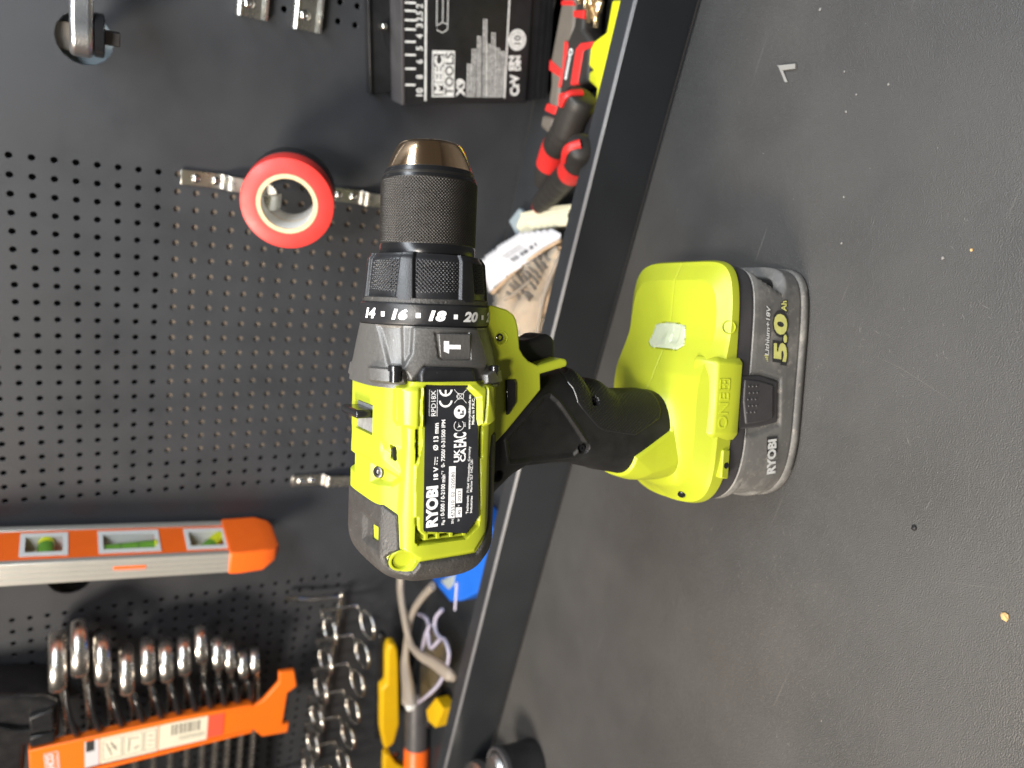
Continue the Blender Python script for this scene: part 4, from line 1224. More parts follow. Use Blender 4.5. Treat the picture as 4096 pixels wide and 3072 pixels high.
# scooped opening in the front end
scoop = [(-33, 33.5), (33, 33.5), (27, 13), (-27, 13)]
mouth = [(56, 37), (46.5, 36), (42.5, 33), (35.6, 19.5), (39.0, 17.2), (43.5, 16.2), (56, 15)]
dm = sdf(mouth, A_, Z_)
d -= 5.0 * lin(dm, -1.2, 2.2) * (A_ > 30)
rw = sstep(-Nb[..., 0], 0.3, 0.6)
d -= 2.0 * sstep(sdf(scoop, Y_, Z_), -0.3, 4.0) * rw
bat = put_grid("battery_pack", Pb + Nb * d[..., None], M['batgrey'], drill, cap=True)
Pd = rrect_loft(levels(np.linspace(37.6, 47.2, 12), [37.6, 38.2, 47.2], [-10.8] * 3, [57.2, 57.8, 57.6], [36.6, 37.0, 36.4]))
put_grid("battery_top_band", Pd, M['batdark'], bat, cap=True)
Pl = rrect_loft(levels([0.0, 0.5, 1.4, 3.6, 5.0, 5.6], [0, 0.5, 1.4, 3.6, 5.0, 5.6], [-10.8] * 6, [56.0, 57.4, 58.4, 58.6, 58.2, 57.2], [35.4, 36.8, 37.8, 38.0, 37.6, 36.8]))
put_grid("battery_base", Pl, M['batgrey'], bat, cap=True)
# dark mouth of the front opening
dmk = sdf(mouth, A_, Z_)
put_grid("front_opening", Pb + Nb * (-5.0 * lin(dmk, -1.2, 2.2) + 0.5 - 1.5 * lin(-dmk, -2.6, -1.4))[..., None], M['glossblack'], bat, keep=(dmk > 0.9) & (A_ > 30))
# latch
lt = prism("battery_latch", T['bat_latch'], -35.0, -37.9, M['batdark'], bat, 'xz', 0.9)
prism("latch_button", [(-5.6, 42.4), (-6.4, 33), (-8.4, 23.4), (-25.0, 21.9), (-26.2, 30), (-26.9, 39.5), (-16.0, 42.2)], -36.5, -38.9, M['batdark'], bat, 'xz', 0.8, seg=3)
V, F = [], []
for i in range(5):
    for j in range(3):
        cx = -9.0 - i * 3.05
        cz = 39.6 - j * 2.5 - (i % 2) * 0.8
        v, f = lathe_vf([(-0.1, 0.62), (0.2, 0.5), (0.42, 0.2)], (cx, -38.9, cz), (0, -1, 0), 8)
        k = len(V); V += list(v); F += [tuple(q + k for q in g) for g in f]
put("latch_studs", V, F, M['batdark'], bat, 60)
# prints on the battery
bw, byl, bbk = [Print(lambda uv, o=o: np.stack([uv[:, 0], np.full(len(uv), -37.75 - o), uv[:, 1]], 1)) for o in (0.12, 0.12, 0.06)]
def outline_text(s, tri, bold, shear, grow):
    byl.text(s, tri, bold, shear)
    bbk.text(s, tri, bold + grow, shear)
t5 = T['t50']
capz = 7.4
by = 15.4
outline_text("5.0", ((2.3, by - 0.3), (25.4, by + 1.9), (2.3, by + 8.0)), 0.05, 0.12, 0.075)
outline_text("Ah", ((26.3, by + 2.0), (31.4, by + 2.5), (26.3, by + 5.6)), 0.03, 0.12, 0.10)
tl = T['tli']
bw.text("Lithium+18V", (tl[0], tl[1], tl[2]), 0.025, 0.2)
bbk.text("Lithium+18V", (tl[0], tl[1], tl[2]), 0.065, 0.2)
for k in range(4):
    x = T['tbars'][0][0] + 0.3 + k * 0.85
    byl.poly([(x, tl[0][1] + 0.2), (x + 0.5, tl[0][1] + 0.2), (x + 0.6, tl[0][1] + 0.9 + 0.65 * k), (x + 0.1, tl[0][1] + 0.8 + 0.65 * k)])
tr = T['tryo']
bw2, bb2 = [Print(lambda uv, o=o: np.stack([uv[:, 0], np.full(len(uv), -37.75 - o), uv[:, 1]], 1)) for o in (0.12, 0.06)]
bw2.text("RYOBI", (tr[0], tr[1], tr[2]), 0.05, 0.0)
e0, e1, c1 = [np.array(q) for q in tr]
bb2.poly([e0 + (9.5, -0.7), e1 + (1.2, -0.7), e1 + (1.2, cap_of(tr) + 0.9), e0 + (9.5, cap_of(tr) + 0.9)])
bw.make("white_lettering", M['dullwhite'], bat)
bw2.make("maker_lettering", M['dullwhite'], bat)
bb2.make("maker_badge", M['labelink'], bat)
byl.make("yellow_lettering", M['yellowprint'], bat)
bbk.make("lettering_outline", M['labelink'], bat)

# ================================================================== THINGS ON THE TOOL WALL
def W(name, label, cat, loc, group=None):
    return thing(name, label, cat, loc, 0, group)

# ---- ratchet hung through the round opening
L = (-39, 512, 303)
t = W("ratchet", "satin silver ratchet head with square drive hung at the round opening in the tool wall", "ratchet", L)
V, F = [], []
def head_outline(r, n=40):
    # round end with a neck running off along +x
    pts = []
    for i in range(n + 1):
        a = math.radians(55 + 250 * i / n)
        pts.append((-39 + r * math.cos(a), 512 + r * math.sin(a)))
    pts += [(-24, 512 - r * 0.62), (60, 512 - 6), (60, 512 + 6), (-24, 512 + r * 0.62)]
    return pts
bevel(put("ratchet_head", *prism_vf(head_outline(12.6), 299.8, 311.2, 'xy'), M['satin'], t, 40, L), 2.6, 4, 30)
lathe("drive_ring", [(0, 10.2), (0.5, 11.4), (4.6, 11.4), (5.2, 10.6)], (-39, 512, 299.6), (0, 0, -1), M['glossblack'], t, 40, L)
bevel(put("square_drive", *box_vf(-43.0, -35.6, 508.4, 515.8, 286.8, 294.6), M['drive'], t, 40, L), 0.5)
bevel(put("wall_hook", *box_vf(-50, -42, 520, 565, 303.5, 306.5), M['zinc'], t, 40, L), 0.6)
bevel(put("hook_plate", *box_vf(-54, -38, 556, 558, 302, 324), M['taupe'], t, 40, L), 0.6)

# ---- two zinc clips with screws
def clip(name, label, z0, z1, x0, screw):
    L = (x0, 545, (z0 + z1) / 2)
    t = W(name, label, "clip", L, "zinc clips at the top of the tool wall")
    w = (z1 - z0)
    zc = (z0 + z1) / 2
    prof = [(-w / 2, 549), (-w / 2 + 0.6, 544.6), (-w / 2 + 2.2, 543.6), (-w / 2 + 3.4, 545.4), (-w / 2 + 4.2, 546.6), (w / 2 - 4.2, 546.6), (w / 2 - 3.4, 545.4), (w / 2 - 2.2, 543.6), (w / 2 - 0.6, 544.6), (w / 2, 549)]
    V, F = [], []
    n = len(prof)
    for x in (x0, x0 + 70):
        for (dz, y) in prof:
            V.append((x, y, zc + dz))
    F = [(i, i + 1, n + i + 1, n + i) for i in range(n - 1)] + [tuple(range(n))]
    put("clip_channel", V, F, M['zinc'], t, 25, L)
    lathe("clip_screw", [(0, 3.3), (1.0, 3.3), (1.9, 2.4), (2.2, 1.2), (1.6, 0.6)], (screw[0], 546.6, screw[1]), (0, -1, 0), M['steel'], t, 20, L)
    return t
c1, c2 = T['clip1'], T['clip2']
clip("zinc_clip", "shorter zinc channel clip with a round screw, the one nearer the ratchet", c1[2][1], c1[1][1], c1[1][0], c1[4])
clip("zinc_clip", "longer zinc channel clip with a round screw, beside the hex key case", c2[2][1], c2[1][1], c2[1][0], c2[4])

# ---- folding hex key case
L = (T['meec_body'][1][0], 540, T['meec_body'][1][1])
t = W("hex_key_case", "black folding hex key case with white size marks hung on the tool wall", "hex key set", L)
t.rotation_euler = (0, -math.radians(9.7), 0)
HK = math.radians(9.7)
PX, PZ = T['meec_body'][1]
def level(pt):      # the case hangs tilted: work in its own upright frame
    x, z = pt[0] - PX, pt[1] - PZ
    return (PX + x * math.cos(HK) + z * math.sin(HK), PZ - x * math.sin(HK) + z * math.cos(HK))
for k_ in list(T):
    if k_.startswith('meec_') or k_.startswith('m_'):
        T[k_] = [level(q_) for q_ in T[k_]]
tab = T['meec_tab']; bd = T['meec_body']; rg = T['meec_ridge']
zb0, zb1 = bd[2][1], bd[1][1] 
XL = bd[1][0]
def slab(name, x0, x1, z0, z1, y0, y1, m, bev):
    return bevel(put(name, *box_vf(x0, x1, y0, y1, z0, z1), m, t, 40, L), bev)
ztab1 = tab[1][1]
slab("hanging_tab", XL + 4, 80, zb1 - 0.5, ztab1, 543.5, 549.5, M['blackplastic'], 0.8)
slab("tab_rim", XL + 3.2, 80, ztab1 - 1.4, ztab1 + 0.4, 541.5, 549.6, M['blackplastic'], 0.5)
slab("case_body", XL, 80, zb0, zb1, 521, 549, M['blackplastic'], 0.9)
slab("case_edge", XL - 0.4, 80, zb1 - 1.6, zb1 + 0.6, 520.4, 543, M['batdark'], 0.4)
V, F = [], []
zr1, zr0 = rg[1][1] + 0.6, rg[2][1]
for k in range(8):
    z = zr1 + (zr0 - zr1) * k / 8
    v, f = box_vf(XL + 1 + 0.3 * k, 70, 522.5 + 0.5 * (k % 2), 549, z + (zr0 - zr1) / 8 * 0.72, z)
    kk = len(V); V += v; F += [tuple(i + kk for i in g) for g in f]
put("hinge_ribs", V, F, M['blackplastic'], t, 0, L)
cut = T['meec_cut']
prism("hanging_slot", [(cut[0][0] + 1, cut[0][1]), (cut[1][0], cut[1][1] - 3), (cut[2][0], cut[2][1] - 5), (cut[3][0] - 1, cut[3][1] - 7), (cut[3][0] - 1, cut[3][1] - 1.5), (cut[2][0], cut[2][1] + 0.5), (cut[1][0], cut[1][1] + 2)], 543.1, 543.6, M['darkchip'], t, 'xz', 0, L)
lathe("wall_peg", [(0, 2.4), (5, 2.4), (6.2, 1.6), (6.6, 0.6)], (cut[0][0] + 2, 543.6, cut[0][1]), (0, -1, 0), M['steel'], t, 20, L)
pw, pb = Print(lambda uv: np.stack([uv[:, 0], np.full(len(uv), 520.94), uv[:, 1]], 1)), Print(lambda uv: np.stack([uv[:, 0], np.full(len(uv), 520.88), uv[:, 1]], 1))
mm = lambda k: T['m_' + k]
tk = mm('ticks')
zt0, zt1 = tk[0][1], tk[1][1]
for k in [0] + list(range(2, 9)):
    x = tk[k][0]
    z0 = tk[k][1]
    pw.line((x, z0 - 0.6), (x, z0 - (zt0 - zt1)), 1.3)
dz = abs(mm('dh')[0][1] - mm('dh')[1][1])
for (x, z), s in zip(mm('digits'), ("10", "8", "6", "5", "4", "3", "2.5", "2")):
    wdt = 2.6 * len(s.replace(".", "")) + 0.8 * s.count(".")
    pw.text(s, ((x - wdt / 2, z - dz / 2), (x + wdt / 2, z - dz / 2 + 0.0), (x - wdt / 2, z + dz / 2)), 0.03)
vl = mm('vline'); pw.line(vl[0], (75, vl[0][1]), 1.5)
bx = mm('box')
x0, x1 = bx[0][0], bx[2][0]
zt, zb = bx[0][1], bx[1][1]; zm = (zt + zb) / 2 - 0.4
pw.poly([(x0, zb), (x1, zb), (x1, zt), (x0, zt)])
pb.poly([(x0 + 1, zm), (x1 - 2.2, zm), (x1 - 2.2, zt - 0.9), (x0 + 1, zt - 0.9)])
pb.text("TOOLS", ((x0 + 1.2, zb + 0.9), (x1 - 1.2, zb + 0.9), (x0, zm - 0.7)), 0.02)
pw2 = Print(lambda uv: np.stack([uv[:, 0], np.full(len(uv), 520.82), uv[:, 1]], 1))
pw2.text("MEEC", ((x0 + 2.0, zm + 0.7), (x1 - 3.2, zm + 0.7), (x0, zt - 1.6)), 0.05)
pw.text("X9", mm('X9'), 0.05)
pr_ = mm('par')
for k in range(8):
    a, b = np.array(pr_[k]), np.array(pr_[8 + k])
    n = max(3, int(abs(b[0] - a[0]) / 1.1))
    for q in range(n):
        for r in (0, 1):
            p = a + (b - a) * (q + 0.1) / n
            wq = abs(b[0] - a[0]) / n * (0.55 + 0.3 * random.random())
            pw.line((p[0], p[1] + 0.9 - 1.9 * r), (p[0] + wq, p[1] + 0.9 - 1.9 * r), 0.95 + 0.3 * random.random())
v2 = mm('vline2'); pw.line(v2[0], (75, v2[0][1]), 1.2)
cc, ce = mm('circ'); rr = abs(ce[1] - cc[1])
pw.poly(circle(cc[0], cc[1], rr, 28)); pb2 = Print(lambda uv: np.stack([uv[:, 0], np.full(len(uv), 520.88), uv[:, 1]], 1))
pb2.arc(cc, rr * 0.72, 0.3)
pb2.text("10", ((cc[0] - rr * 0.42, cc[1] - rr * 0.38), (cc[0] + rr * 0.42, cc[1] - rr * 0.38), (cc[0], cc[1] + rr * 0.38)), 0.02)
pw.text("CrV", mm('CrV'), 0.05)
en = mm('EN'); hz = cap_of(en) / 2
pw.text("EN", ((en[0][0], en[0][1] + hz + 0.4), (en[1][0], en[1][1] + hz + 0.4), (en[0][0], en[0][1] + 2 * hz)), 0.06)
pw.text("DIN", ((en[0][0], en[0][1]), (en[1][0], en[1][1]), (en[0][0], en[0][1] + hz - 0.4)), 0.06)
ky = mm('key')
for i in range(1, 7):
    pw.line(ky[i], ky[i + 1] if i < 6 else ky[1], 0.5)
for i in (2, 5):
    pass
ex = 70
for p in (ky[2], ky[6], ky[5]):
    pw.line(p, (ex, p[1]), 0.55)
pw.make("white_print", M['dullwhite'], t, L)
pb.make("logo_ground", M['labelink'], t, L)
pb2.make("disc_print", M['labelink'], t, L)
pw2.make("case_logo", M['dullwhite'], t, L)

M['wrench'] = mat("wrench_steel", (0.72, 0.69, 0.64), 0.27, 1.0, var=(120, 0.9))
# ---- hook brackets and tape rolls
def hook(label, x, ztop, down, rivets, reach=True):
    L = (x, 548, ztop)
    t = W("hook_bracket", label, "hook", L, "zinc strip hooks on the tool wall")
    zs = [ztop, ztop - 24, ztop - 31, ztop - 48]
    ys = [547.8, 547.8, 543.0, 541.5]
    path = [(x, y, z) for y, z in zip(ys, zs)]
    if reach:
        path += [(x, 538, ztop - 53), (x, 522, ztop - 55), (x, 505, ztop - 53), (x, 500.5, ztop - 49), (x, 499.5, ztop - 42)]
    path = smooth_path(path, 5)
    V, F = [], []
    k = len(path)
    for i, p in enumerate(path):
        d = path[min(i + 1, k - 1)] - path[max(i - 1, 0)]
        d /= np.linalg.norm(d)
        nrm = np.array([0, -d[2], d[1]]) * 0.75
        w = 4.9
        V += [tuple(p + nrm + (w, 0, 0)), tuple(p + nrm - (w, 0, 0)), tuple(p - nrm - (w, 0, 0)), tuple(p - nrm + (w, 0, 0))]
    F = [(i * 4 + j, i * 4 + (j + 1) % 4, i * 4 + 4 + (j + 1) % 4, i * 4 + 4 + j) for i in range(k - 1) for j in range(4)]
    F += [(3, 2, 1, 0), tuple(range((k - 1) * 4, k * 4))]
    bevel(put("strip", V, F, M['zinc'], t, 30, L), 0.3)
    for z in rivets:
        lathe("rivet", [(0, 2.9), (0.7, 2.8), (1.5, 2.1), (1.9, 1.0), (2.0, 0.2)], (x, 547.0, z), (0, -1, 0), M['steel'], t, 18, L)
    return t
hk = hook("zinc strip hook with two rivets carrying the red tape roll", -118.6, 249.0, 1, (239.5, 227.2))
bevel(prism("hook_end", T['hooktab'], 503.6, 505, M['zinc'], hk, 'xz', 0, (-118.6, 548, 249.0)), 0.3)
h2 = T['hook2']
hook("zinc strip hook just below the tape rolls, partly behind the drill chuck", (h2[4][0] + h2[5][0]) / 2, h2[4][1] + 9.5, 1, (h2[4][1], h2[5][1]))
h3 = T['hook3']
hook("zinc strip hook half hidden behind the lime motor housing of the drill", (h3[4][0] + h3[5][0]) / 2, h3[4][1] + 7, 1, (h3[4][1], h3[5][1]))

tx_, tz_ = T['tape'][0]
TA = np.array([0.03, math.cos(math.radians(17)), -math.sin(math.radians(17))]); TA /= np.linalg.norm(TA)
def tape_roll(label, start, m, core_m):
    b = np.array([tx_, 482.0, tz_]) + TA * start
    t = W("tape_roll", label, "tape", tuple(b))
    R = 28.2
    V, F = lathe_vf([(0.0, 18.6), (0.0, R - 0.6), (0.25, R - 0.1), (0.6, R), (17.4, R), (17.8, R - 0.1), (18, R - 0.6), (18, 18.6)], b, TA, 72, False)
    put("tape_winding", V, F, m, t, 40, b)
    V, F = lathe_vf([(0.3, 15.7), (-0.25, 15.9), (-0.35, 18.4), (0.1, 18.65), (17.9, 18.65), (18.2, 18.4), (18.2, 15.8), (17.8, 15.7), (0.3, 15.7)], b, TA, 64, False)
    o = put("core", V, F, core_m, t, 40, b)
    V, F = lathe_vf([(0.9, 15.6), (17.6, 15.6)], b, TA, 64, False)
    put("core_lining", V, F, M['corewhite'], o, 60, b)
    return t
tape_roll("red insulating tape roll on a cardboard core hanging in front of the black roll", 0, M['redtape'], M['card'])
tape_roll("black insulating tape roll hanging behind the red roll", 18.6, M['blacktape'], M['card'])

# ---- spirit level standing out from the wall
L = (-400, 525, 260)
t = W("spirit_level", "orange torpedo spirit level with aluminium edges hung upright on the tool wall", "spirit level", L)
e0 = np.array(T['lev_edge']); bk = np.array(T['lev_back']); lf = np.array(T['lev_left'])
def lev(z):   # x of the front right edge at height z
    return np.interp(z, [e0[1][1], e0[0][1]], [e0[1][0], e0[0][0]])
def levpt(z, across, y):   # across: 0 at the front right edge, positive to the left
    return (lev(z) - across, y, z)
ZT, ZB = 440, 202.5
def levbox(name, m, a0, a1, y0, y1, z0, z1, bev=0.4, parent=None):
    V = [levpt(z, a, y) for z in (z0, z1) for y in (y0, y1) for a in (a0, a1)]
    F = [(0, 1, 3, 2), (4, 6, 7, 5), (0, 4, 5, 1), (2, 3, 7, 6), (0, 2, 6, 4), (1, 5, 7, 3)]
    return bevel(put(name, V, F, m, parent or t, 40, L), bev)
def levvf(a0, a1, y0, y1, z0, z1):
    V = [levpt(z, a, y) for z in (z0, z1) for y in (y0, y1) for a in (a0, a1)]
    return V, [(0, 1, 3, 2), (4, 6, 7, 5), (0, 4, 5, 1), (2, 3, 7, 6), (0, 2, 6, 4), (1, 5, 7, 3)]
wins = sorted([(min(T[k][0][1], T[k][1][1]) + 1.5, max(T[k][0][1], T[k][1][1]) - 1.5) for k in ('lev_v1', 'lev_v2', 'lev_v3')])
pieces = []
zc = ZB
for (w0, w1) in wins:
    pieces.append(levvf(1.2, 16.5, 505.5, 541.5, zc, w0))
    pieces += [levvf(1.2, 16.5, 505.5, 512.5, w0, w1), levvf(1.2, 16.5, 535, 541.5, w0, w1)]
    zc = w1
pieces.append(levvf(1.2, 16.5, 505.5, 541.5, zc, 367))
put("level_body", *join_vf(pieces), M['orange'], t, 0, L)
levbox("front_edge", M['alu'], -0.4, 17.8, 502, 506.5, ZB, 366, 0.5)
levbox("back_edge", M['alu'], -0.4, 17.8, 540.5, 546, ZB, 366, 0.5)
for aa in (4.0, 8.5, 13.0):
    levbox("edge_groove", M['alu'], aa, aa + 1.0, 501.5, 502.4, ZB + 0.5, 365, 0.1)
# end cap tapers to a rounded nose
V = []
for (z, a0, a1, y0, y1) in ((ZB + 6, -1.6, 18.8, 500.6, 547), (ZB - 2, -1.8, 19, 500.4, 547.2), (ZB - 20, -1.6, 18.8, 500.8, 546.8), (ZB - 30, 0.6, 13, 504.5, 543.0), (ZB - 34, 3, 9.5, 511, 538)):
    V += [levpt(z, a0, y0), levpt(z, a1, y0), levpt(z, a1, y1), levpt(z, a0, y1)]
F = [(i * 4 + j, i * 4 + (j + 1) % 4, i * 4 + 4 + (j + 1) % 4, i * 4 + 4 + j) for i in range(4) for j in range(4)] + [(3, 2, 1, 0), (16, 17, 18, 19)]
bevel(put("end_cap", V, F, M['orange'], t, 40, L), 1.6, 3)
levbox("top_cap", M['orange'], -1.6, 18.8, 500.6, 547, 366, 440, 1.5)
sl = T['lev_slot']
levbox("edge_window", M['orange'], 6.5, 10.5, 501.6, 502.3, sl[1][1], sl[0][1], 1.0)
for key, kind in (('lev_v1', 0), ('lev_v2', 1), ('lev_v3', 2)):
    (xa, za), (xb, zb_) = T[key]
    z0, z1 = min(za, zb_), max(za, zb_)
    fw = 3.2
    zi0, zi1 = z0 + fw, z1 - fw
    o = put("vial_window", *join_vf([levvf(0.3, 2.0, 510.5, 514.5, z0, z1), levvf(0.3, 2.0, 533, 537, z0, z1), levvf(0.3, 2.0, 514.5, 533, z0, zi0), levvf(0.3, 2.0, 514.5, 533, zi1, z1),
                                     levvf(2.0, 13.0, 512.6, 513.6, zi0, zi1), levvf(2.0, 13.0, 533.9, 534.9, zi0, zi1)]), M['corewhite'], t, 0, L)
    put("window_back", *levvf(13.0, 13.8, 512.6, 535, z0 + 1.6, z1 - 1.6), M['sticker'], o, 0, L)
    zc = (z0 + z1) / 2
    x = lev(zc) - 6.0
    if kind == 1:
        tube("vial", [(x, 521, zc - 17), (x, 521, zc + 17)], 5.2, M['vialgreen'], o, 18, L)
        tube("vial_end", [(x, 521, zc - 18.5), (x, 521, zc - 16.8)], 5.3, M['vialyellow'], o, 18, L)
        for s in (-6, 6):
            tube("vial_line", [(x, 521, zc + s - 0.3), (x, 521, zc + s + 0.3)], 5.3, M['darkchip'], o, 18, L)
    elif kind == 0:
        tube("vial", [(x, 514, zc - 1), (x, 528, zc - 1)], 5.6, M['vialgreen'], o, 18, L)
        tube("vial_end", [(x, 528, zc - 1), (x, 532.5, zc - 1)], 5.6, M['vialyellow'], o, 18, L)
        for s in (-1, 1):
            put("dark_slot", *levvf(9, 12.8, 513.8, 517.5, zc - 1 + s * 10 - 3.5, zc - 1 + s * 10 + 3.5), M['darkchip'], o, 0, L)
    else:
        tube("vial", [(x, 514.5, zc + 4), (x, 523, zc - 4)], 5.0, M['vialgreen'], o, 18, L)
        tube("vial_end", [(x, 523, zc - 4), (x, 531, zc - 11.5)], 5.1, M['vialyellow'], o, 18, L)

# ---- wrenches in an orange rack
heads = T['wr_heads']
n = len(heads)
GW = "combination wrenches in the orange rack"
words = ["largest ring wrench at the thick end of the orange rack, partly below the black bracket", "second largest ring wrench, its head standing furthest out near the rack's thick end",
 "third ring wrench counted from the thick end of the orange rack", "fourth ring wrench from the rack's thick end, with the most sunken head",
 "fifth ring wrench from the thick end, above the rack's barcode sticker", "sixth ring wrench, beside the barcode on the orange rack",
 "seventh ring wrench from the thick end, beside the red sticker", "middle small ring wrench whose head stands out beyond its neighbours",
 "fourth smallest ring wrench in the orange rack", "third smallest ring wrench in the orange rack", "second smallest ring wrench in the orange rack", "smallest ring wrench next to the rack's flared orange end"]
ring_r = np.linspace(22.5, 11.5, n)
bar_zs = np.array([k_[1] for k_ in T['wr_in']])
bar_xs = np.array([k_[0] for k_ in T['wr_in']])
proto = None
for i in range(n):
    hx, hz = heads[i]
    R = ring_r[i]
    th = np.interp(i, [0, n - 1], [12.0, 7.2])
    y = 517
    Lw = (hx, y, hz)
    t = W("ring_wrench", words[i], "wrench", Lw, GW)
    # ring end: thick annulus, slightly tilted
    V, F = lathe_vf([(-th / 2, R * 0.62), (-th / 2, R * 0.86), (-th * 0.44, R * 0.95), (-th * 0.25, R * 1.01), (0, R * 1.03), (th * 0.25, R * 1.01), (th * 0.44, R * 0.95), (th / 2, R * 0.86), (th / 2, R * 0.62), (-th / 2, R * 0.62)], (hx, y, hz), (-(311 - hz) / 1000, (311 - hz) / 1034, 1), 44, False)
    put("ring_end", V, F, M['wrench'], t, 40, Lw)
    bz = bar_zs[i]
    xe = -590
    bx_ = bar_xs[i]
    path = smooth_path([(hx - R * 0.92, y + 1, hz - 0.5), (hx - R * 1.25, y + 1.5, hz + (bz - hz) * 0.35), (hx - R * 1.7, y + 2, hz + (bz - hz) * 0.6), (bx_, y + 4, bz), (bx_ - 105, y + 6, bz + (bz - hz) * 0.6), (bx_ - 185, y + 6, bz + (bz - hz) * 1.1)], 5)
    rad = np.interp(np.linspace(0, 1, len(path)), [0, 0.10, 0.2, 1], [th * 0.46, th * 0.34, 2.5, 2.3])
    tube("shaft", path, rad, M['wrench'], t, 10, Lw, flat=1.9, up=(0, 0, 1))

L = (-585, 515, 250)
t = W("wrench_rack", "orange plastic wrench rack with paper stickers and a flared clip end", "wrench rack", L)
wb = T['wr_bar']
barp = [(-569.5, 346), (-566, 300), (-566.5, 240), (-570, 174), (-566, 168), wb[5], wb[6], wb[7], wb[8], wb[9], wb[10], wb[11], wb[12], (-612, 166), (-600, 175), (-600, 240), (-600, 300), (-604, 346)]
prism("rack_bar", barp, 507.5, 512, M['orange2'], t, 'xz', 1.0, L)
prism("rack_return", [(-604, 346), (-600, 175), (-604, 175), (-608, 346)], 507.5, 528, M['orange2'], t, 'xz', 0.8, L)
prism("rack_lip", [(-566, 346), (-564, 240), (-567, 178), (-571, 178), (-569, 240), (-570, 346)], 506.5, 514, M['orange2'], t, 'xz', 0.8, L)
def zx(z, f):  # across the band: f 0 upper edge (+x) .. 1 lower
    a = np.interp(z, [174, 240, 300, 346], [-570, -566.5, -566, -569.5]); b = np.interp(z, [174, 240, 300, 346], [-600, -600, -600, -604])
    return a + (b - a) * f
def sticker(name, z0, z1, f0, f1, y, m, parent=t):
    return prism(name, [(zx(z0, f0), z0), (zx(z1, f0), z1), (zx(z1, f1), z1), (zx(z0, f1), z0)], y, y + 0.3, m, parent, 'xz', 0, L)
sk = T['wr_stk']
za, zb_, zc_, zd, ze = sk[0][1], sk[2][1], sk[4][1], sk[6][1], sk[8][1]
s1 = sticker("plain_sticker", zb_ + 0.6, za, 0.08, 0.97, 507.1, M['paper'])
sticker("black_square", zb_ + 4, za - 1, 0.10, 0.45, 506.9, M['labelink'], s1)
s2 = sticker("picture_sticker", zc_ + 0.4, zb_ - 0.2, 0.06, 0.97, 507.1, M['sticker'])
pi = Print(lambda uv: np.stack([uv[:, 0], np.full(len(uv), 507.0), uv[:, 1]], 1))
def bl(z0, f0, z1, f1, w): pi.line((zx(z0, f0), z0), (zx(z1, f1), z1), w)
dz_ = zb_ - zc_
for a, b in ((0.05, 0.36), (0.40, 0.72), (0.76, 0.96)):
    z0, z1 = zb_ - dz_ * a, zb_ - dz_ * b
    bl(z0, 0.18, z1, 0.18, 0.5); bl(z0, 0.86, z1, 0.86, 0.5); bl(z0, 0.18, z0, 0.86, 0.5); bl(z1, 0.18, z1, 0.86, 0.5)
for a, f0, b, f1, w in ((0.1, 0.3, 0.2, 0.75, 0.8), (0.18, 0.3, 0.28, 0.6, 1.2), (0.12, 0.55, 0.3, 0.45, 0.6), (0.46, 0.3, 0.66, 0.34, 0.9), (0.5, 0.35, 0.48, 0.75, 1.0), (0.58, 0.7, 0.66, 0.62, 1.4), (0.82, 0.35, 0.9, 0.38, 0.9), (0.82, 0.52, 0.92, 0.55, 0.7), (0.82, 0.68, 0.9, 0.7, 0.7)):
    bl(zb_ - dz_ * a, f0, zb_ - dz_ * b, f1, w)
pi.make("picture_print", M['taupe'], s2, L)
s3 = sticker("barcode_sticker", zd + 2, zc_ - 0.4, 0.02, 0.95, 507.05, M['sticker'])
pi = Print(lambda uv: np.stack([uv[:, 0], np.full(len(uv), 506.95), uv[:, 1]], 1))
dz_ = zc_ - zd
k = 0.26
while k < 0.82:
    w_ = random.choice((0.5, 0.9, 1.3))
    z = zc_ - dz_ * k
    pi.line((zx(z, 0.16), z), (zx(z, 0.52), z), w_ * 0.8)
    k += (w_ + random.choice((0.6, 0.9))) / dz_
for f in (0.64, 0.72):
    bl(zc_ - dz_ * 0.4, f, zc_ - dz_ * 0.9, f, 0.6)
pi.make("barcode", M['labelink'], s3, L)
sticker("red_sticker", ze, zd + 2, 0.04, 0.9, 506.8, M['redlabel'])
lg = T['wr_logo']
pi = Print(lambda uv: np.stack([uv[:, 0], np.full(len(uv), 507.3), uv[:, 1]], 1))
zl0, zl1 = lg[1][1], lg[0][1]
xa = -574
pi.text("BAHCO", ((-601, zl1 - 5.6), (-575, zl1 - 4.4), (-601, zl1 - 0.6)), 0.06)
pi.line((-602, zl1 + 0.4), (-574, zl1 + 1.4), 0.7); pi.line((-602, zl0), (-574, zl0 + 1.0), 0.7); pi.line((-602, zl1 + 0.4), (-602, zl0), 0.7); pi.line((-574, zl1 + 1.4), (-574, zl0 + 1), 0.7)
pi.poly([(-597, zl0 + 1.6), (-579, zl0 + 2.2), (-577, zl1 - 7.0), (-599, zl1 - 7.6)])
pi.make("rack_logo", M['paper'], t, L)
V, F = [], []
for i in range(n - 1):
    z = (bar_zs[i] + bar_zs[i + 1]) / 2
    hx = (heads[i][0] + heads[i + 1][0]) / 2
    v, f = tube_vf(smooth_path([(-572, 516, z), (-556, 509, z + 2), (-540, 510, z + 6), (hx - 26, 518, z + 9)], 4), np.linspace(3.4, 1.6, 13), 8)
    v, f = list(v), f
    o = put("rack_finger", v, f, M['glossblack'], t, 50, L)

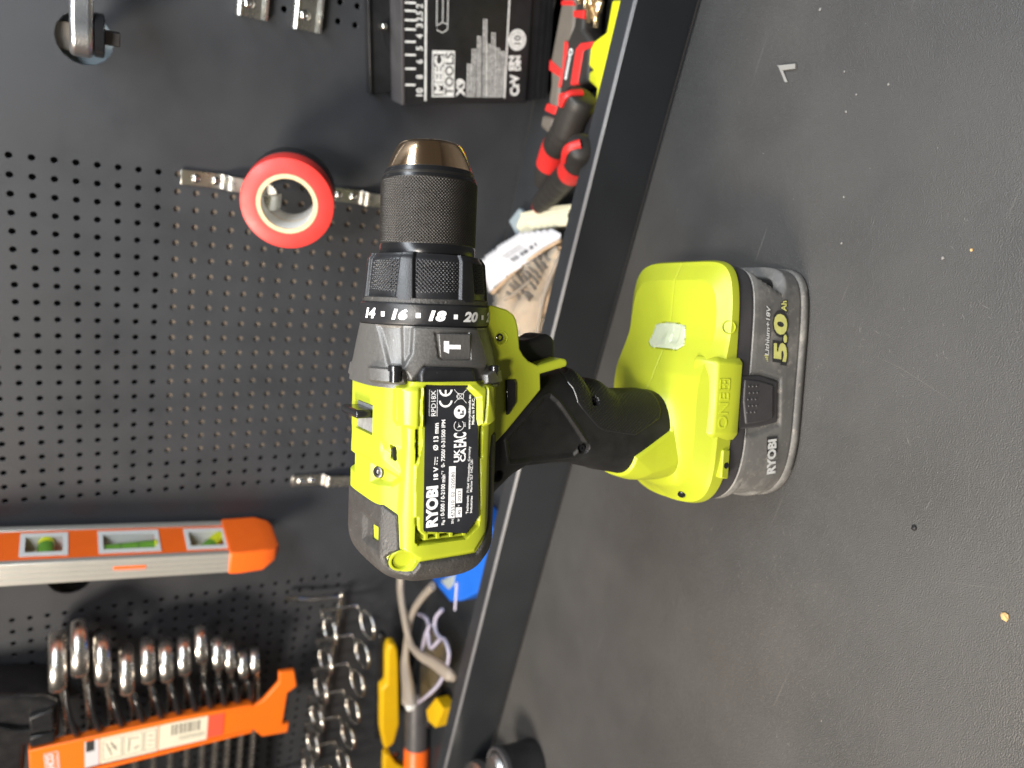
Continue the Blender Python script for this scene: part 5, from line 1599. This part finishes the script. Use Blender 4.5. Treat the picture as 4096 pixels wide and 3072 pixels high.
# ---- black bracket beside the rack
L = (-550, 525, 340)
t = W("tool_bracket", "black moulded plastic bracket at the thick end of the wrench rack", "bracket", L)
prism("bracket_body", [(-508, 420), (-509, 366), (-517, 336), (-527, 325), (-566, 325), (-566, 348), (-596, 350), (-640, 420)], 512, 548, M['blackplastic'], t, 'xz', 4, L, 3)
prism("bracket_step", [(-532, 345), (-529, 329), (-548, 328), (-550, 344)], 507, 516, M['blackplastic'], t, 'xz', 1.5, L)
prism("bracket_step", [(-553, 345), (-552, 328), (-563, 328), (-564, 345)], 507, 516, M['blackplastic'], t, 'xz', 1.5, L)
tube("bracket_rim", smooth_path([(-534, 511, 420), (-536, 510, 372), (-545, 509, 352), (-548, 508, 330)], 6), 1.8, M['blackplastic'], t, 8, L)

# ---- chrome wire rack with pairs of rings
sp = T['spine']
zsp = 99.0
L = (-600, 535, zsp)
t = W("wire_rack", "chrome wire tool rack with paired rings on a long spine wire", "wire rack", L)
tube("spine_wire", smooth_path([(-482, 541, 150), (-483, 540, 140), (-486, 540, 128), (-489, 540, 100), (-494, 539, 98.5), (-600, 539, 99.5), (-712, 539, 101)], 8), 1.9, M['steel'], t, 10, L)
tube("end_wire", smooth_path([(-712, 539, 100), (-714, 539, 118), (-716, 541, 140)], 6), 1.8, M['steel'], t, 10, L)
rx = np.linspace(-499.6, -679, 6)
for i in range(7):
    x = rx[0] + (rx[5] - rx[0]) / 5 * i
    for s in (1, -1):
        zt_ = zsp + s * 17.5
        path = [(x, 537, zsp), (x, 537, zt_ - s * 2), (x - 1, 535.5, zt_), (x - 2.5, 527, zt_ - 1)]
        c0 = np.array([x - 3, 513, zt_ - 2.5])
        rr_ = 13.0
        for k in range(0, 21):
            a = math.radians(90 + 345 * k / 20)
            path.append(tuple(c0 + (rr_ * 0.92 * math.cos(a), rr_ * math.sin(a), 2.0 * math.sin(a))))
        tube("ring_wire", smooth_path(path, 2), 1.5, M['steel'], t, 8, L)

# ================================================================== THINGS LYING IN THE TRAY
def flat(name, key, z0, z1, m, parent, L, bev=1.5, seg=3):
    return prism(name, T[key] if isinstance(key, str) else key, z0, z1, m, parent, 'xy', bev, L, seg)

# ---- yellow lime tool
L = (8, 436, 1)
t = W("yellow_knife", "bright yellow lime plastic tool with a grey back lying nearest the rail", "folding tool", L)
flat("tool_body", 'ylw', 2, 22, M['ylime'], t, L, 2.2)
flat("grey_back", [(60, 446), (36, 444), (22.5, 442.5), (14, 455.5), (1, 452), (1, 448), (12, 447), (22, 436), (60, 436)], 1.2, 19, M['batdark'], t, L, 1.5)
b0 = T['ylw']
prism("ruler_marks", [(44, 432), (44, 431.2), (20, 430.6), (20, 431.4)], 22.02, 22.12, M['yellow'], t, 'xy', 0, L)
prism("ruler_marks", [(-14, 427), (-14, 424), (-20, 424), (-20, 427)], 22.02, 22.12, M['yellow'], t, 'xy', 0, L)

# ---- red and black multi part tool
L = (0, 475, 1)
t = W("grip_tool", "long black and grey hand tool with red outlines and white lettering", "hand tool", L)
flat("grey_shell", [(62, 506), (62, 492)] + T['tc_grey'][1:-1] + [(35, 507)], 4, 19, M['taupe'], t, L, 2.5)
flat("black_body", [(62, 492), (62, 478)] + T['tc_blk'][1:], 3, 20, M['grip'], t, L, 3)
for k in ('tc_red1', 'tc_red2', 'tc_red6'):
    flat("red_inlay", k, 14, 20.7, M['red'], t, L, 0.8)
flat("red_inlay", 'tc_red3', 14, 20.6, M['red'], t, L, 0.8)
for k in ('tc_red4', 'tc_red5', 'tc_red0'):
    flat("red_band", k, 8, 19.8, M['red'], t, L, 0.8)
flat("end_block", 'tc_end', 2, 18.5, M['taupe'], t, L, 2.5)
a, b = [np.array(q) for q in T['tc_txt']]
pi = Print(lambda uv: np.stack([uv[:, 0], uv[:, 1], np.full(len(uv), 20.15)], 1))
d_ = (b - a); ln = np.linalg.norm(d_); d_ /= ln; q_ = np.array([-d_[1], d_[0]])
for k in range(9):
    p = a + d_ * (ln * 0.82 * k / 9)
    pi.line(p - q_ * 1.3, p + q_ * 1.3, 1.0)
    pi.line(p + q_ * 1.1, p + d_ * 1.6 + q_ * 1.1, 0.7)
pi.arc(a + d_ * ln * 0.94, 1.9, 0.9)
pi.make("worn_lettering", M['white'], t, L)

# ---- shiny bits
L = (34, 470, 1)
t = W("bit_bunch", "bunch of shiny amber bits beside the black tool body", "bits", L)
for k, (bx_, by_, bz_, dx_, dy_, dz2) in enumerate(((36, 474, 18, -9, 4, -2), (36, 470, 19, -9, -2, -1), (38, 466, 18, -8, 2, -2), (41, 470, 23, -7, -1, -1), (33, 463, 17, -8, -1, -1), (44, 475, 24, -7, 1, 0))):
    tube("bit", [(bx_ + 8, by_, bz_), (bx_ + 1, by_, bz_), (bx_, by_, bz_), (bx_ + dx_, by_ + dy_, bz_ + dz2)], [3.0, 3.0, 2.0, 1.8], M['amber'], t, 6, L)

# ---- two red and black screwdriver grips
def grip_handle(label, path, R, bands, cap_red):
    P = smooth_path(path, 10)
    L = tuple(P[0] - (0, 0, R))
    t = W("screwdriver", label, "screwdriver", L, "red and black tool handles in the tray")
    s = np.linspace(0, 1, len(P))
    rad = np.interp(s, [0, 0.015, 0.05, 0.12, 0.2, 0.6, 0.9, 1.0], np.array([0.45, 0.75, 0.96, 1.02, 0.98, 0.92, 0.78, 0.6]) * R)
    rip = np.where((s > 0.42) & (s < 0.74), 0.05 * R * np.sin((s - 0.42) * 2 * math.pi * 16), 0)
    tube("handle_body", P, rad + rip, M['grip'], t, 24, L)
    for (s0, s1) in bands:
        k = [i for i in range(len(P)) if s0 <= s[i] <= s1]
        tube("red_band", P[k], rad[k] + 0.35, M['red'], t, 24, L)
    # red inlay on the end cap
    d = P[0] - P[3]; d /= np.linalg.norm(d)
    u = np.cross(d, (0, 0, 1)); u /= np.linalg.norm(u)
    w = np.cross(u, d)
    V = []
    for a0, rr_ in ((0.05, 0.50), (0.35, 0.62), (1.1, 0.86), (2.4, 1.0)):
        pass
    pts = [P[0] + d * 0.5 - w * 0.0, ]
    path2 = [P[0] + d * 0.35 + w * 0.1 * R, P[1] + w * rad[1] * 0.72 + d * 0.25, P[2] + w * (rad[2] * 0.9), P[4] + w * (rad[4] + 0.1), P[7] + w * (rad[7] + 0.15)]
    tube("red_inlay", smooth_path(path2, 4), 2.3, M['red'], t, 8, L, flat=1.35)
    return t
a0, a1 = np.array(T['hA'][0]), np.array(T['hA'][4])
grip_handle("shorter red and black screwdriver handle with ribs, end cap towards the rail", [(*T["hA"][0], 47), (*T["hA"][1], 36), (*T["hA"][2], 24), (*T["hA"][3], 17), (*T["hA"][4], 13)], 9.4, ((0.13, 0.165), (0.21, 0.36), (0.94, 0.99)), True)
grip_handle("longer red and black tool handle lying over the other one, towards the grey block", [(*T["hB"][0], 34), (*T["hB"][1], 33), (*T["hB"][2], 30), (*T["hB2"][0], 24), (*T["hB2"][2], 16)], 11.0, ((0.66, 0.86),), True)

# ---- cream knife
L = (-105, 475, 1)
t = W("scraper_knife", "cream plastic utility knife with a grey blade holder leaning in the tray", "utility knife", L)
kn = T['knife']
flat("knife_body", [kn[0], kn[1], kn[2], kn[3], kn[4], kn[5]], 3, 15, M['cream'], t, L, 1.0)
flat("knife_nose", [kn[0], kn[5], kn[6], kn[7]], 3, 12.5, M['cream'], t, L, 1.0)
flat("blade_holder", 'blade', 6, 10, M['bluegrey'], t, L, 0.8)
flat("knife_ridge", [(-108, 500), (-88, 446), (-90, 445), (-111, 497)], 14.5, 15.8, M['cream'], t, L, 0.4)
flat("knife_slider", [(-93.5, 441), (-87.5, 440), (-88.5, 435), (-94.5, 436.5)], 13, 17.5, M['batdark'], t, L, 0.6)
flat("slider_screw", circle(-91.5, 438.5, 1.6, 12), 17.3, 18.0, M['steel'], t, L, 0.2)

# ---- packet: card header and clear bag
L = (-150, 480, 1)
t = W("spare_parts_packet", "clear plastic packet of tan parts with a white barcoded header card", "packet", L)
def sheet(name, poly, zf, m, parent, thick=0.5, nsub=26):
    p = np.asarray(ccw(poly), float)
    x0, x1, y0, y1 = p[:, 0].min(), p[:, 0].max(), p[:, 1].min(), p[:, 1].max()
    gx, gy = np.meshgrid(np.linspace(x0, x1, nsub), np.linspace(y0, y1, nsub), indexing='ij')
    ins = sdf(poly, gx, gy)
    z = zf(gx, gy)
    P = np.stack([gx, gy, z], -1).reshape(-1, 3)
    kp = (ins > -max(x1 - x0, y1 - y0) / nsub * 0.6).reshape(-1)
    # clamp outside points on the outline
    out = np.where(ins.reshape(-1) < 0)[0]
    for i in out:
        if not kp[i]:
            continue
        best, bp_ = 1e9, None
        for k in range(len(p)):
            a_, b_ = p[k], p[(k + 1) % len(p)]
            e = b_ - a_
            u_ = np.clip(((P[i, :2] - a_) @ e) / (e @ e + 1e-9), 0, 1)
            q = a_ + u_ * e
            dd = np.sum((P[i, :2] - q) ** 2)
            if dd < best:
                best, bp_ = dd, q
        P[i, :2] = bp_
    i, j = np.meshgrid(np.arange(nsub - 1), np.arange(nsub - 1), indexing='ij')
    Q = np.stack([i * nsub + j, (i + 1) * nsub + j, (i + 1) * nsub + j + 1, i * nsub + j + 1], -1).reshape(-1, 4)
    Q = Q[kp[Q].all(1)]
    o = put(name, P, [tuple(q) for q in Q], m, parent, 60, L)
    s = o.modifiers.new("thickness", 'SOLIDIFY'); s.thickness = thick * MM; s.offset = -1
    return o
tilt = lambda x, y: 20 + 0.0 * x + 1.2 * np.sin(x / 9) + 0.05 * (y - 480)
card = sheet("header_card", T['bag_lab'], tilt, M['paper'], t, 0.5)
bcq = T['barcode']
pi = Print(lambda uv: np.stack([uv[:, 0], uv[:, 1], tilt(uv[:, 0], uv[:, 1]) + 0.25], 1))
q0, q1 = np.array(bcq[0]), np.array(bcq[1])
for k in range(14):
    p = q0 + (q1 - q0) * k / 14
    q = np.array(bcq[2]) + (np.array(bcq[3]) - np.array(bcq[2])) * k / 14
    if k not in (4, 9, 12):
        pi.line(p, q, random.choice((0.7, 1.1, 1.5)))
for k in range(3):
    p = q0 + np.array([-2.0, 6.0 + 3 * k]); pi.line(p, p + (q1 - q0) * 0.7, 0.4)
pi.make("barcode_print", M['batdark'], card, L)
bagz = lambda x, y: 14 + 2.2 * np.sin(x / 6.0 + y / 11) + 1.5 * np.sin(y / 5.0)
sheet("packed_parts", T['bag_clr'], lambda x, y: bagz(x, y) - 3.5 + 1.0 * np.sin(x * 0.8) * np.sin(y * 0.9), M['tan'], t, 2.0, 40)
sheet("clear_bag", T['bag_clr'], bagz, M['film'], t, 0.3, 34)
lb = T['bag_lab']
tube("bag_seam", smooth_path([(-110, 441, 18), (-128, 466, 18.5), (-150, 493, 17.5), (-178, 521, 17)], 6), 1.3, M['tan'], t, 8, L)
tube("bag_edge", smooth_path([(-118, 441, 15), (-150, 446, 17), (-188, 445, 16), (-215, 450, 16)], 6), 1.2, M['glasses'], t, 8, L)
tube("bag_edge", smooth_path([(-150, 470, 17), (-165, 485, 18), (-176, 500, 17)], 6), 0.9, M['glasses'], t, 8, L)
V, F = [], []
for r_ in range(3):
    for k in range(8):
        bx_, by_ = -128 - k * 5.0 - r_ * 3 + rng.normal(0, 0.8), 452 + k * 2.2 + r_ * 12 + rng.normal(0, 1.0)
        v, f = tube_vf([(bx_, by_, 16.0), (bx_ + 2 + rng.normal(0, 1), by_ + 8, 16.2)], 1.3, 8)
        kk = len(V); V += list(v); F += [tuple(i + kk for i in g) for g in f]
pb_ = put("packed_bits", V, F, M['taupe'], t, 50, L)
pb_['kind'] = 'stuff'
for k, (x, y) in enumerate(((-122, 431), (-140, 428), (-163, 431), (-185, 430))):
    flat("pink_scrap", [(x, y), (x + 9, y + 3), (x + 6, y - 5), (x - 8, y - 6), (x - 11, y)], 1.5, 7 + k % 2, M['tan'], t, L, 0.8)
L = (-107, 425, 1)
t = W("bottle_cap", "small bright blue plastic cap beside the packet against the rail", "cap", L)
bb = T['bluebit']
flat("cap_body", bb, 2, 10, M['blue'], t, L, 1.0)

# ---- blue case with a clear window
L = (-420, 470, 1)
t = W("blue_case", "blue plastic case with a clear window behind the rear of the drill", "case", L)
bl_ = T['blue']
flat("case_shell", [bl_[0], bl_[1], bl_[2], bl_[3], (-345, 426), (-350, 470), (-385, 515), (-440, 520)], 2, 22, M['blue'], t, L, 2.0)
flat("clear_window", 'bluewin', 21.5, 22.6, M['clear'], t, L, 0.4)
tube("window_rib", [(-452, 460, 22.5), (-427, 467, 22.8)], 1.2, M['frame'], t, 8, L)

# ---- safety glasses
L = (-520, 490, 1)
t = W("safety_glasses", "clear safety glasses with crossed frosted temples lying in the tray", "safety glasses", L)
g1 = [(x, y, z) for (x, y), z in zip(T['gl_t1'], (52, 52, 52, 51, 50, 46, 44, 40))]
g2 = [(x, y, z) for (x, y), z in zip(T['gl_t2'], (46, 46, 46, 46, 46, 46, 47, 47))]
P1 = smooth_path(g1, 5); P2 = smooth_path(g2, 5)
tube("temple", P1, np.interp(np.linspace(0, 1, len(P1)), [0, 0.5, 0.85, 1], [3.3, 2.6, 4.2, 1.8]), M['glasses'], t, 12, L, flat=1.5)
tube("temple", P2, np.interp(np.linspace(0, 1, len(P2)), [0, 0.4, 0.6, 0.9, 1], [2.5, 2.5, 3.1, 6.0, 6.8]), M['glasses'], t, 12, L, flat=1.5)
e = np.array(P2[-1])
bevel(put("temple_end", *box_vf(e[0] - 5, e[0] + 3, e[1] - 6, e[1] + 9, e[2] - 5, e[2] + 4), M['corewhite'], t, 40, L), 2.5, 3)
le = T['gl_lens']
rim = [(*le[4], 25), (*le[3], 25), (*le[2], 26), (-514, 481, 26), (*le[11], 25), (*le[10], 25), (*le[9], 25), (*le[8], 25), (*le[7], 26), (*le[6], 28)]
tube("lens_rim", smooth_path(rim, 6), 1.8, M['frame'], t, 10, L)
br = [(*le[0], 26), (*le[1], 26), (-499, 493, 26), (*le[2], 26)]
tube("nose_bridge", smooth_path(br, 5), 1.9, M['frame'], t, 10, L)
br = [(*le[14], 26), (*le[13], 26), (*le[12], 26), (*le[11], 26)]
tube("nose_bridge", smooth_path(br, 5), 1.9, M['frame'], t, 10, L)
tube("nose_bridge", [(-497, 494, 26), (-489, 483, 26)], 1.7, M['frame'], t, 10, L)
sheet("lens", [le[4], le[3], le[2], le[11], le[10], le[9], le[8], le[7], le[6]], lambda x, y: 24 + 0.0 * x, M['lens'], t, 1.2)

# ---- yellow handled pliers, screwdriver
y1 = T['yel1']
cx = np.mean([q[0] for q in y1]); cz = np.mean([q[1] for q in y1])
L = (cx, 515, cz)
t = W("yellow_pliers", "yellow handled cutter standing against the tool wall under the wire rack", "cutter", L)
prism("yellow_handle", y1, 509, 521, M['yellow'], t, 'xz', 2.5, L, 3)
prism("black_half", [(q[0] + 2, q[1] + 6) for q in y1[:7]] + [(y1[9][0], y1[9][1] + 4)], 522, 530, M['glossblack'], t, 'xz', 2, L)
prism("yellow_jaw", T['yel3'], 500, 510, M['yellow'], t, 'xz', 1.5, L)
lathe("pivot", [(0, 4), (1.5, 4), (2.4, 2.5)], (y1[6][0] - 8, 508.5, y1[6][1] - 12), (0, -1, 0), M['steel'], t, 20, L)
lathe("pivot", [(0, 2.6), (1.5, 2.6), (2.2, 1.5)], (y1[6][0] - 15, 507, y1[6][1] + 3), (0, -1, 0), M['steel'], t, 20, L)
s_ = T['scr']
L = (s_[0][0], s_[0][1], 1)
t = W("screwdriver", "screwdriver with dark grey sleeve and orange handle under the glasses", "screwdriver", L)
pA, pB, pC = [np.array([q[0], q[1], 13.0]) for q in s_[:3]]
pA = pA + (pA - pB) * 0.4
pC = pC + (pC - pB) * 2
tube("grey_sleeve", [pA, pB], 12.2, M['batdark'], t, 24, L)
tube("orange_handle", [pB, pB + (pC - pB) * 0.03, pC], [12.0, 12.8, 12.8], M['orange'], t, 24, L)
y2 = T['yel2']
L = (y2[0][0], y2[0][1], 1)
t = W("yellow_wedge", "small yellow pointed grip beside the screwdriver near the rail", "grip", L)
flat("wedge_body", y2, 3, 16, M['yellow'], t, L, 0.7)
flat("wedge_back", [(y2[0][0] + 2, y2[0][1] + 10), (y2[4][0] - 2, y2[4][1] + 10), (y2[4][0] - 30, y2[4][1] + 2), (y2[3][0] - 10, y2[3][1] + 2)], 2, 12, M['glossblack'], t, L, 1.8)

# ================================================================== ON THE BENCH
jx, jy = -497, 331
L = (jx, jy, 0)
t = W("torch", "round black torch head with a grey rim standing on the bench by the rail", "torch", L)
lathe("torch_body", [(0, 15.96), (0.5, 16.80), (10, 17.05), (12, 16.46), (24, 16.63), (30, 17.30), (31, 16.80)], (jx, jy, 0.1), (0, 0, 1), M['blackplastic'], t, 48, L)
lathe("torch_rim", [(29, 17.47), (30, 17.81), (33, 17.64), (34.2, 16.46), (33.8, 15.12), (31, 14.28)], (jx, jy, 0), (0, 0, 1), M['batdark'], t, 48, L)
lathe("torch_cap", [(30, 13.86), (35, 13.44), (38, 10.92), (39, 5.88), (39.2, 0.84)], (jx, jy, 0), (0, 0, 1), M['satin'], t, 40, L)
L = (-556, 352, 0)
t = W("lidded_pot", "low grey lidded pot on the bench beyond the torch", "pot", L)
lathe("pot_body", [(0, 26), (0.6, 28), (22, 28)], (-556, 352, 0.1), (0, 0, 1), M['blackplastic'], t, 40, L)
lathe("pot_lid", [(22, 28.6), (28, 28), (31, 22), (32, 8)], (-556, 352, 0.1), (0, 0, 1), M['satin'], t, 40, L)

L = (20, 305, 0)
t = W("plastic_scrap", "torn angular piece of clear plastic film lying on the bench", "scrap", L)
put("scrap_sheet", *join_vf([prism_vf([(x, y) for x, y in T['scrap'][:4]], 0.4, 1.6, 'xy'), prism_vf([T['scrap'][0], T['scrap'][3], T['scrap'][4], T['scrap'][5]], 0.4, 0.9, 'xy')]), M['scrap'], t, 0, L)
cb = T['chip_brown']
def crumb(name, label, x, y, r, m, group=None):
    V = []
    o = bpy.data.objects
    v, f = lathe_vf([(0, r * 0.7), (r * 0.35, r), (r * 0.75, r * 0.7), (r * 0.95, r * 0.25)], (x, y, 0.05), (0, 0, 1), 7)
    v = np.array(v)
    v[:, :2] += rng.normal(0, r * 0.16, (len(v), 2))
    ob = put(name, v, f, m, None, 0, (x, y, 0))
    ob.location = Vector((x, y, 0)) * MM
    return tag(ob, label, "crumb", group)
crumb("wood_crumb", "tan wood crumb alone on the open bench farthest from the wall", cb[0][0], cb[0][1], 1.5, M['chip'])
crumb("dark_crumb", "tiny black crumb on the bench beyond the rear of the battery", cb[1][0], cb[1][1], 1.2, M['darkchip'])
for k, (x, y) in enumerate(T['chips']):
    crumb("bench_crumb", "tiny pale crumb of dirt on the black bench top" if k != 6 else "small tan grain on the bench, nearest the outer edge in front of the battery", x, y, 0.55 if k < 6 else 0.7, M['whitechip'] if k != 6 else M['chip'], "pale crumbs on the bench" if k != 6 else None)

# ---- worn marks in the laminate: two long scratches and faint scuffs
def scratch(name, pts, w):
    pts = [np.array(k) for k in pts]
    V, F = [], []
    n = len(pts)
    for i, c in enumerate(pts):
        d = pts[min(i + 1, n - 1)] - pts[max(i - 1, 0)]
        d = d / np.linalg.norm(d)
        ww = w * (0.35 if i in (0, n - 1) else 1.0)
        nn = np.array([-d[1], d[0]]) * ww / 2
        V += [(*(c - nn), 0.03), (*(c + nn), 0.03)]
    F = [(2 * i, 2 * i + 2, 2 * i + 3, 2 * i + 1) for i in range(n - 1)]
    return put(name, V, F, M['scratch'], bench, 0)
scratch("scratch", T['scr1'], 0.11)
scratch("scratch", T['scr2'], 0.10)
V, F = [], []
for (x, y) in T['scuffs'] + T['scuffs1']:
    for k in range(7):
        px, py = x + rng.normal(0, 4.5), y + rng.normal(0, 3.0)
        a = rng.normal(0.9, 0.5); L_ = abs(rng.normal(0.7, 0.6)) + 0.15; w_ = 0.05 + 0.09 * rng.random()
        d = np.array([math.cos(a), math.sin(a)]); nn = np.array([-d[1], d[0]])
        c = np.array([px, py])
        k0 = len(V)
        for q_ in (c - d * L_, c + nn * w_, c + d * L_, c - nn * w_):
            V.append((*q_, 0.03))
        F.append((k0 + 3, k0 + 2, k0 + 1, k0))
sc_ = put("scuff_marks", V, F, M['scratch'], bench, 0)
sc_['kind'] = 'stuff'
